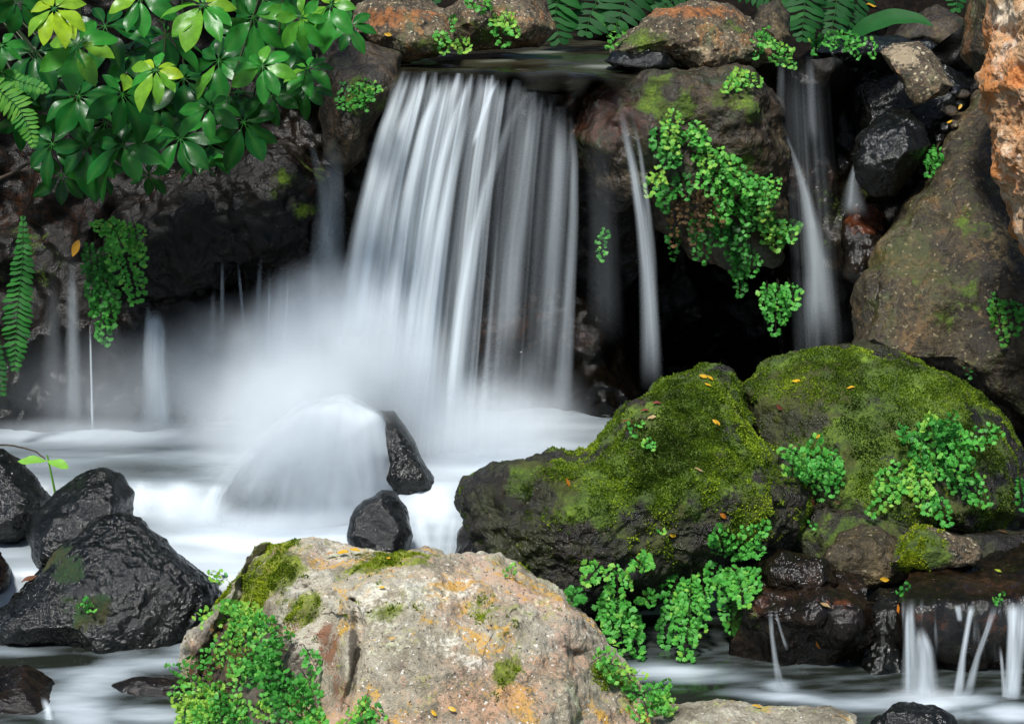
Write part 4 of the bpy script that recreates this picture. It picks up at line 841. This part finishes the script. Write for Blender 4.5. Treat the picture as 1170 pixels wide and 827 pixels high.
clump('spreading maidenhair on the front of the broad mossy boulder, the largest one there', scat(1070, 510, 34, 20, 14, 46, 30, 24, (.2, .5), .9, tint=.45) + [(1060, 500, 1045, 560, 60, .85), (1050, 520, 1052, 575, 56, .8), (1040, 530, 1000, 560, 50, .66), (1035, 540, 995, 585, 40, .62), (1075, 530, 1120, 550, 50, .55), (1080, 540, 1128, 574, 44, .5), (1075, 510, 1100, 530, 44, .5), (1060, 545, 1060, 585, 40, .7), (1100, 500, 1144, 496, 34, .45), (1040, 490, 1030, 500, 30, .3), (1070, 560, 1082, 598, 30, .35), (1050, 484, 1064, 478, 30, .75)], 7.4, .55, 24, .08, tv=.06)
clump('dark sprig at the right edge beneath the broad mossy boulder', [(1165, 540, 1168, 580, 22, .25), (1170, 545, 1176, 570, 20, .25)], 7, .25, 25, .04)
clump('two tiny sprigs in the reddish patch of the long mossy boulder', [(722, 482, 724, 496, 12, .6), (728, 480, 732, 486, 10, .6), (742, 500, 746, 512, 16, .72), (748, 502, 736, 508, 14, .7)], 6, .66, 26, .02)
clump('leftmost of the hanging maidenhair fronds under the long mossy boulder', [(690, 640, 668, 664, 40, .66), (700, 632, 705, 700, 50, .62), (722, 636, 738, 650, 40, .66), (700, 672, 712, 740, 64, .62), (690, 670, 700, 720, 44, .45), (716, 690, 730, 748, 40, .5), (672, 676, 655, 690, 24, .4), (730, 680, 745, 690, 34, .55)], 8, .6, 27, .09, tv=.05, dense=1.1)
clump('middle hanging maidenhair wedge with its tip just above the lower stream', [(790, 650, 782, 750, 66, .6), (775, 665, 758, 735, 40, .42), (800, 650, 806, 690, 44, .62), (780, 655, 764, 690, 36, .5), (795, 660, 790, 720, 46, .6)], 8, .58, 28, .09, tv=.05, dense=1.1)
clump('climbing maidenhair at the right end of the long mossy boulder', [(830, 640, 876, 598, 42, .62), (825, 640, 818, 606, 40, .6), (835, 645, 850, 690, 54, .62), (830, 650, 836, 720, 52, .6), (840, 650, 866, 672, 44, .55), (822, 640, 812, 660, 34, .5), (850, 625, 868, 632, 36, .5)], 8, .58, 29, .08, tv=.05, dense=1.1)
clump('tiny sprigs in the crack right of the long mossy boulder', [(926, 592, 930, 602, 12, .5), (754, 604, 758, 608, 9, .7)], 6, .55, 30, .02)
clump('thick mound of pale green maidenhair covering the left flank of the granite', scat(285, 745, 50, 36, 19, 44, 30, 31, (-.1, .5), .9) + scat(232, 790, 26, 36, 13, 42, 28, 32, (-.5, .5), .7, tint=.8) + scat(335, 775, 40, 36, 13, 42, 30, 33, (.4, .5), .8, tint=.55) + scat(262, 700, 28, 12, 9, 32, 26, 34, (-.3, .3), .8, tint=.98) + scat(300, 822, 90, 14, 15, 40, 30, 35, (0, .4), 1., tint=.7), 7.2, .66, 31, .035, tv=.16)
clump('tiny pale sprig sticking out of the granite boulder toward the black peaked boulder', [(262, 664, 242, 660, 14, .85), (258, 660, 240, 654, 9, .8)], 6, .85, 36, .02)
clump('sprawling bright sprigs on the right shoulder of the granite', scat(715, 775, 40, 10, 9, 30, 22, 37, (.5, .5), .7, 40) + scat(745, 805, 22, 16, 8, 34, 24, 38, (.3, .5), .8), 7, .72, 37, .04)
clump('little green tuft at the bottom edge of the granite near its crack', scat(415, 812, 14, 16, 6, 34, 22, 39, (0, .4), .9), 7, .66, 39, .04)
clump('two-leaved bright sprig on the top right rim of the granite', [(584, 656, 588, 646, 12, .85), (582, 656, 576, 652, 9, .85)], 6, .85, 40, .02)
clump('green sprig inside the hollow of the peaked black boulder', [(96, 694, 100, 684, 14, .55), (94, 694, 90, 690, 12, .5), (98, 696, 108, 696, 12, .5)], 6, .5, 41, .02)
clump('small green leaves lying on the wide wet ledge', [(1030, 672, 1038, 668, 10, .5), (1034, 674, 1026, 676, 9, .6)], 6, .55, 42, .02)
clump('single green sprig on the lip of the wide wet ledge', [(1140, 690, 1146, 678, 9, .7), (1142, 688, 1136, 684, 8, .6)], 6, .6, 43, .02)

# the glossy umbrella shrub: whorls of drooping leaflets on arching branches
def leaflet(acc, base, ax, nrm, L, W, droop, tint, rs):
    ax = unit(ax); nrm = unit(nrm - ax * (nrm @ ax)); sd = np.cross(nrm, ax)
    nl, nw = 11, 5; s = np.linspace(0, 1, nl); prof = np.sin(np.pi * s ** 1.1) ** .8; prof[0] = .05; prof[-1] = .015
    x = s - .06 * s ** 2; z = -droop * s ** 2; u = np.linspace(-1, 1, nw)
    wv = rs.uniform(0, 6)
    rip = .03 * np.sin(s * 9 + wv)
    g = base + (x[:, None, None] * L * ax) + (u[None, :, None] * prof[:, None, None] * W * .5 * sd) + ((z[:, None] * L + .10 * L * (1 - np.abs(u))[None] * 0 + (np.abs(u)[None] * prof[:, None]) * W * .09 + (rip[:, None] * (u ** 2)[None]) * L)[..., None] * nrm)
    vein = np.exp(-(u / .16) ** 2)[None] * np.ones((nl, 1))
    acc.add(g.reshape(-1, 3), grid_faces(nw, nl), tint, 0., vein.ravel())
def whorl(e, px, py, r, Y, tint, n=8, tilt=(0, 0), seed=0, label=None):
    rs = np.random.RandomState(seed + 500); c = P(px, py, Y); R = r * .92 * Y / F; a = Acc()
    nrm = unit(np.array([tilt[0], -1., .75 + tilt[1]]) + rs.normal(size=3) * .34)
    x = unit(np.cross(nrm, [0, 0, 1.])); y = np.cross(nrm, x)       # y points down the picture
    a0 = rs.uniform(0, 6.28)
    for k in range(n):
        an = a0 + 2 * math.pi * k / n + rs.normal() * .12; d = math.cos(an) * x + math.sin(an) * y
        low = math.sin(an)
        Lk = R * (.80 + .20 * low) * rs.uniform(.75, 1.12)
        d = unit(d + nrm * .12 + np.array([0, 0, -.18]))
        ln = unit(nrm + rs.normal(size=3) * .22 + d * .1)
        pb = c + d * Lk * .14
        tube(a, np.stack([c, pb]), .0016, .0012, .6, .3, 4)
        leaflet(a, pb, d, ln, Lk * .95, Lk * .44 * rs.uniform(.85, 1.15), rs.uniform(.14, .42), np.clip(tint + rs.normal() * .10 + (.35 if rs.uniform() < .04 else 0), 0, 1), rs)
    tube(a, np.stack([c, c - nrm * .03, c - nrm * .09 + np.array([0, 0, .03])]), .0022, .0022, .6, .3, 4)
    o = a.build('leaf_whorl', M['shrub'], e)
    if label: o['label'] = label
    return c - nrm * .09 + np.array([0, 0, .03])
es = empty('umbrella_shrub', P(120, 60, 4.75)); tag(es, 'glossy green umbrella shrub with whorled leaves overhanging the upper left', 'shrub')
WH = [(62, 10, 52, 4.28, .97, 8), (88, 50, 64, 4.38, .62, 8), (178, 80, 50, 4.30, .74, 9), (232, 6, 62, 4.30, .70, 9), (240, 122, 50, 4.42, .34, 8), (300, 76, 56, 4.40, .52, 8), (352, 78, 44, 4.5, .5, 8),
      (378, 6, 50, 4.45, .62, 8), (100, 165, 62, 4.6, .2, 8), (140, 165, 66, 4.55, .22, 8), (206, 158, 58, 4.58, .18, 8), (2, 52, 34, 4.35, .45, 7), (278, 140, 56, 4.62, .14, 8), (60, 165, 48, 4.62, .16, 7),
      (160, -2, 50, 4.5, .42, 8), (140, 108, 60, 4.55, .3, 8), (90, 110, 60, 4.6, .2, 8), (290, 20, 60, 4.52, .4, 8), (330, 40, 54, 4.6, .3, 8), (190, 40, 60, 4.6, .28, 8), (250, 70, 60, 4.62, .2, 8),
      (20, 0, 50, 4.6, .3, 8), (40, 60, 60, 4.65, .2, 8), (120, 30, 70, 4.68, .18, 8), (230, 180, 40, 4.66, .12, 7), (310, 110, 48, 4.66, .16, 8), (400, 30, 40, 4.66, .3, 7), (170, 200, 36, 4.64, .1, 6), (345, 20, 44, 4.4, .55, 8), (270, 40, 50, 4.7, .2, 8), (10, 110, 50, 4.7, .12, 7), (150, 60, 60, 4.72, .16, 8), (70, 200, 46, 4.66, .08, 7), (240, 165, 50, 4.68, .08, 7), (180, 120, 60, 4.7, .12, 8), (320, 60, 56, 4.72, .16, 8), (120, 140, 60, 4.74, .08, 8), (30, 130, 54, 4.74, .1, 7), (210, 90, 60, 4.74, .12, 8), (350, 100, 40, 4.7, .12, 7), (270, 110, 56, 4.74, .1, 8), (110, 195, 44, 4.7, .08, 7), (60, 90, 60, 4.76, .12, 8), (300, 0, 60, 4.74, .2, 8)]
ends = []
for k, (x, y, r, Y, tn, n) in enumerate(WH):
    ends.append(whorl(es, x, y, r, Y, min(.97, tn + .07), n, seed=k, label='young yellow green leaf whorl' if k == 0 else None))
root = [P(60, -160, 4.95), P(200, -170, 4.95), P(340, -140, 4.95), P(-60, -40, 5.0)]
for k, q in enumerate(ends):
    if k % 2 and k > 8: continue
    r0 = min(root, key=lambda z: np.linalg.norm(z - q)); a = Acc()
    tube(a, bez(r0, (r0 + q) / 2 + np.array([0, .08, .04]), q, np.linspace(0, 1, 10)), .007, .0026, .5, .85, 6); a.build('branch', M['shrub'], es)

# sword ferns
def blade_fern(label, fronds, name='sword_fern', tint=.4, seed=0, pitch=6., Y=None, droop=.1, cat='fern'):
    rs = np.random.RandomState(seed + 900); e = None
    for path, Y0, Y1, tn in fronds:
        c = curve(path, 60); L = np.hypot(*np.diff(c[:, :2], axis=0).T).sum(); n = int(L / pitch)
        Yv = np.linspace(Y0, Y1, 60); ra = P(c[:, 0], c[:, 1], Yv); a = Acc(); tube(a, ra[::3], .0022, .0008, .6, .25, 4)
        if e is None: e = empty(name, ra[0]); tag(e, label, cat)
        for i in range(n):
            k = (i + .5) / n; idx = k * 59; i0 = int(idx); p = ra[i0] + (ra[min(59, i0 + 1)] - ra[i0]) * (idx - i0); tg = unit(ra[min(59, i0 + 2)] - ra[max(0, i0 - 2)])
            wd = np.interp(k, np.linspace(0, 1, 60), c[:, 2]) * .5 * Y0 / F
            for sg in (-1, 1):
                sd = unit(np.cross(CAMN, tg)) * sg; d = unit(sd + tg * .28 + rs.normal(size=3) * .07 + np.array([0, 0, -droop])); nr = CAMN + rs.normal(size=3) * .18 + sd * .15
                nr = unit(nr - d * (nr @ d)); s2 = np.cross(nr, d); l = wd * rs.uniform(.9, 1.08); w2 = pitch * .54 * Y0 / F
                q = np.array([(0, -.5), (.5, -1), (.85, -.6), (1, 0), (.85, .6), (.5, 1), (0, .5)])
                zz = np.array([0, .02, -.02, -.12, -.02, .02, 0])
                v = p + l * q[:, :1] * d + w2 * q[:, 1:] * s2 + (zz[:, None] * l) * nr
                a.add(v, [(0, 1, 6), (1, 5, 6), (1, 2, 5), (2, 4, 5), (2, 3, 4)], np.clip(tn + rs.normal() * .07, 0, 1))
        a.build('frond', M['fern'], e)
    return e
blade_fern('green sword fern frond hanging down the wall at the left edge', [([(26, 246, 6), (26, 300, 32), (20, 350, 40), (18, 390, 34), (17, 424, 10)], 4.86, 4.82, .5)], seed=1, pitch=6)
blade_fern('dark fern tip at the far left edge below the hanging sword fern', [([(-8, 380, 14), (-2, 420, 24), (2, 452, 10)], 4.8, 4.78, .3)], seed=2, pitch=6)
blade_fern('light green sword fern arching in at the upper left edge under the shrub', [([(-30, 92, 40), (0, 104, 40), (22, 124, 36), (34, 148, 26), (39, 168, 6)], 4.3, 4.26, .85), ([(-10, 80, 20), (20, 92, 26), (45, 100, 18), (56, 104, 6)], 4.36, 4.34, .75)], seed=3, pitch=5)
blade_fern('dark fern fronds over the far stream, left of the speckled lichen dome', [([(660, -60, 30), (640, -20, 60), (634, 20, 60), (640, 50, 20)], 6.1, 6.0, .35), ([(700, -60, 40), (690, -20, 70), (674, 20, 60), (668, 42, 10)], 6.2, 6.0, .28), ([(730, -60, 40), (724, -24, 70), (712, 10, 60), (702, 36, 12)], 6.2, 6.0, .25), ([(760, -50, 40), (750, -10, 50), (742, 10, 20)], 6.2, 6.1, .3)], seed=4, pitch=8)
blade_fern('dark drooping ferns above the thin right fall', [([(925, -60, 30), (922, -20, 50), (918, 20, 50), (916, 48, 10)], 6.0, 5.9, .3), ([(960, -50, 30), (958, -10, 46), (952, 24, 40), (948, 46, 8)], 6.1, 5.9, .25), ([(1000, -60, 30), (985, -20, 50), (972, 14, 44), (966, 36, 8)], 6.1, 6.0, .2)], seed=5, pitch=7)
blade_fern('fern frond hanging beside the tall brown boulder at the top', [([(1092, -50, 20), (1094, -10, 34), (1092, 14, 10)], 5.5, 5.45, .35)], seed=6, pitch=6)
blade_fern('thin dark fern behind the speckled lichen dome', [([(830, -50, 30), (850, -20, 46), (880, 0, 40), (900, 10, 8)], 6.3, 6.2, .25), ([(800, -60, 30), (790, -20, 46), (770, 0, 30), (756, 10, 8)], 6.4, 6.3, .22)], seed=7, pitch=7)
blade_fern('dark ferns at the top between the shrub and the brown stone', [([(440, -60, 30), (460, -20, 40), (490, -4, 30), (500, 4, 8)], 5.9, 5.8, .3), ([(600, -70, 30), (615, -30, 50), (630, 0, 40), (640, 16, 10)], 6.2, 6.1, .3)], seed=8, pitch=7)

def strap_leaf(name, label, path, Y0, Y1, wpx, tint, cat='leaf', mat='fern', cup=.2):
    c = curve(path, 24); Yv = np.linspace(Y0, Y1, 24); ra = P(c[:, 0], c[:, 1], Yv); a = Acc(); s = np.linspace(0, 1, 24); pr = np.sin(np.pi * s ** .8) ** .7; pr[0] = .04; pr[-1] = .02
    u = np.linspace(-1, 1, 5); tg = np.gradient(ra, axis=0); tg /= np.linalg.norm(tg, axis=1)[:, None]; n = np.tile(unit(np.array([0, -.8, .7])), (24, 1)); sd = np.cross(n, tg); sd /= np.linalg.norm(sd, axis=1)[:, None]; W = wpx * Y0 / F * .5
    g = ra[:, None] + u[None, :, None] * (pr * W)[:, None, None] * sd[:, None] + (np.abs(u)[None, :, None] * (pr * W * cup)[:, None, None]) * n[:, None]
    a.add(g.reshape(-1, 3), grid_faces(5, 24), tint, 0., (np.exp(-(u / .2) ** 2)[None] * np.ones((24, 1))).ravel()); o = a.build(name, M[mat]); tag(o, label, cat); return o
strap_leaf('strap_leaf', 'broad dark green strap leaf arching over the dark rock above the thin right fall', [(968, 46), (990, 30), (1020, 20), (1050, 22), (1066, 30)], 5.6, 5.5, 24, .35)
# seedling and twigs
se = empty('seedling', P(62, 566, 4.28)); tag(se, 'two-leaved bright green seedling standing among the black rocks at the left', 'seedling')
a = Acc(); tube(a, bez(P(64, 568, 4.26), P(60, 548, 4.25), P(54, 520, 4.24), np.linspace(0, 1, 8)), .0034, .0022, .85, 0., 6); a.build('stem', M['maiden'], se)
for tx, ty in ((18, 526), (80, 534)):
    a = Acc(); rs = np.random.RandomState(tx); b = P(54, 526, 4.24); t = P(tx, ty, 4.22); leaflet(a, b, t - b, np.array([0, -.5, 1.]), np.linalg.norm(t - b), .030, .05, .85, rs); a.build('leaf', M['maiden'], se)
def twig(label, path, Y0, Y1, r, mat='twig'):
    c = curve([(*q, 1) for q in path], 20); a = Acc(); q = P(c[:, 0], c[:, 1], np.linspace(Y0, Y1, 20)); q = q + fbm(q * 30, 2, 3)[:, None] * .002
    tube(a, q, r, r * .6, .5, 0., 7); o = a.build('twig', M[mat]); tag(o, label, 'twig')
twig('thin dark twig curving over the pool at the left edge', [(-20, 509), (12, 508), (36, 514), (52, 524)], 4.3, 4.27, .0028)
twig('brown bare branch poking in at the left edge below the shrub', [(-30, 216), (10, 200), (34, 186), (60, 176)], 4.7, 4.75, .006)
twig('dark broken stick lying in the white water beside the granite boulder', [(140, 799), (165, 802), (190, 804), (212, 802)], 3.5, 3.46, .008)
# fallen leaves
LC = {'yellow': (.75, .42, .02), 'orange': (.62, .20, .02), 'tan': (.45, .30, .14), 'brown': (.16, .06, .03), 'amber': (.85, .40, .02), 'lime': (.40, .50, .04), 'red': (.20, .04, .03)}
for k, c in LC.items(): M['l_' + k] = leaf_mat('fallen leaf ' + k, [tuple(x * .8 for x in c), c], .45, .15, .4, .3)
def fallen(px, py, L, ang, col, label, seed=0, Y=None, group='fallen leaves on the rocks', dz=.004):
    rs = np.random.RandomState(seed + px); h = hit(px, py)
    p, n = h
    if Y: p = P(px, py, Y); n = np.array([0, -1., .2])
    n = unit(n + rs.normal(size=3) * .15); x = unit(np.array([math.cos(math.radians(ang)), 0, -math.sin(math.radians(ang))])); x = unit(x - n * (x @ n))
    l = L * p[1] / F; a = Acc(); leaflet(a, p + n * dz - x * l / 2, x, n, l, l * .42, rs.uniform(-.05, .2), .5 + rs.uniform(-.4, .4), rs); o = a.build('fallen_leaf', M['l_' + col]); tag(o, label, 'leaf', group)
FL = [(804, 426, 12, 10, 'yellow', 'yellow leaf on the very top of the long mossy boulder'), (815, 431, 10, 40, 'yellow', 'smaller yellow leaf just right of the topmost one on the long boulder'), (807, 437, 10, 80, 'yellow', 'round yellow leaf just below the topmost pair on the long boulder'),
      (819, 478, 12, 35, 'yellow', 'yellow leaf in the groove halfway up the long mossy boulder'), (910, 432, 14, -5, 'yellow', 'long yellow leaf on the left crown of the broad mossy boulder'), (972, 440, 11, 5, 'yellow', 'yellow leaf near the middle crown of the broad mossy boulder'),
      (800, 534, 12, 15, 'tan', 'pale tan leaf lying in the middle of the brightest moss'), (830, 588, 14, 20, 'orange', 'orange leaf low on the right slope of the long mossy boulder'), (769, 606, 11, 20, 'yellow', 'yellow leaf above the hanging maidenhair fronds'),
      (650, 548, 13, 80, 'orange', 'orange leaf on the dark left shoulder of the long boulder'), (887, 464, 10, 30, 'red', 'reddish leaf on the left side of the broad mossy boulder'), (905, 511, 10, 10, 'tan', 'small tan leaf above the round maidenhair clump'),
      (955, 571, 16, 10, 'tan', 'tan curled leaf under the round maidenhair clump'), (931, 575, 10, 60, 'red', 'small red leaf left of the curled tan one'), (935, 499, 10, -30, 'yellow', 'yellow leaf on top of the round maidenhair clump'),
      (1013, 665, 13, 10, 'yellow', 'yellow leaf on the top of the wide wet ledge'), (1141, 649, 11, 0, 'lime', 'lime leaf on the back of the wide wet ledge'), (1025, 693, 12, 60, 'orange', 'orange leaf caught on the left corner of the wide wet ledge'),
      (943, 688, 16, 5, 'tan', 'tan leaf on top of the smaller stepped block'), (932, 738, 12, 70, 'orange', 'orange leaf stuck to the wet face of the smaller stepped block'), (866, 804, 14, 5, 'yellow', 'yellow leaf on the flat pale stone at the bottom'),
      (32, 658, 22, -30, 'brown', 'reddish brown leaf in the pool at the left edge'), (87, 283, 22, -70, 'amber', 'orange yellow leaf hanging in front of the dark left wall'), (440, 43, 10, 10, 'yellow', 'tiny yellow leaf on the earth above the dark left stone'),
      (392, 630, 16, -10, 'yellow', 'yellow leaf on the mossy rim of the granite, left of the bright moss'), (405, 628, 14, 10, 'yellow', 'bright yellow leaf at the centre of the granite rim'), (380, 634, 13, 30, 'orange', 'orange leaf on the rim of the granite beside the yellow ones'),
      (434, 668, 9, 0, 'yellow', 'tiny yellow leaf on the upper face of the granite'), (494, 814, 12, 40, 'yellow', 'yellow leaf low on the front of the granite'), (519, 806, 13, 30, 'yellow', 'larger yellow leaf low on the front of the granite'), (445, 635, 8, 20, 'yellow', 'small yellow leaf in the moss strip on the granite'),
      (998, 4, 14, -20, 'yellow', 'yellow leaf under the dark ferns at the top'), (1098, 118, 8, -60, 'yellow', 'yellow leaf in the gap by the orange granite'), (1083, 137, 8, 0, 'yellow', 'yellow leaf lower in the gap by the orange granite'), (735, 466, 12, 10, 'red', 'dark red leaf in the reddish patch of the long boulder'), (715, 478, 13, -30, 'red', 'dark red leaf at the left of the reddish patch'),
      (748, 458, 12, 20, 'red', 'dark red leaf at the top of the reddish patch'), (744, 474, 12, -30, 'tan', 'pinkish tan leaf in the reddish patch of the long boulder'), (1150, 606, 18, 30, 'brown', 'brown leaf in the dark corner at the right edge'), (240, 800, 12, 20, 'brown', 'brown dead leaf among the ferns on the granite flank'), (205, 818, 14, 0, 'brown', 'rusty dead leaf under the fern mound at the bottom')]
for k, q in enumerate(FL):
    fallen(*q, seed=k, Y=4.88 if q[0] == 87 else None, dz=.012 if q[0] in (392, 405, 380, 935) else .005)
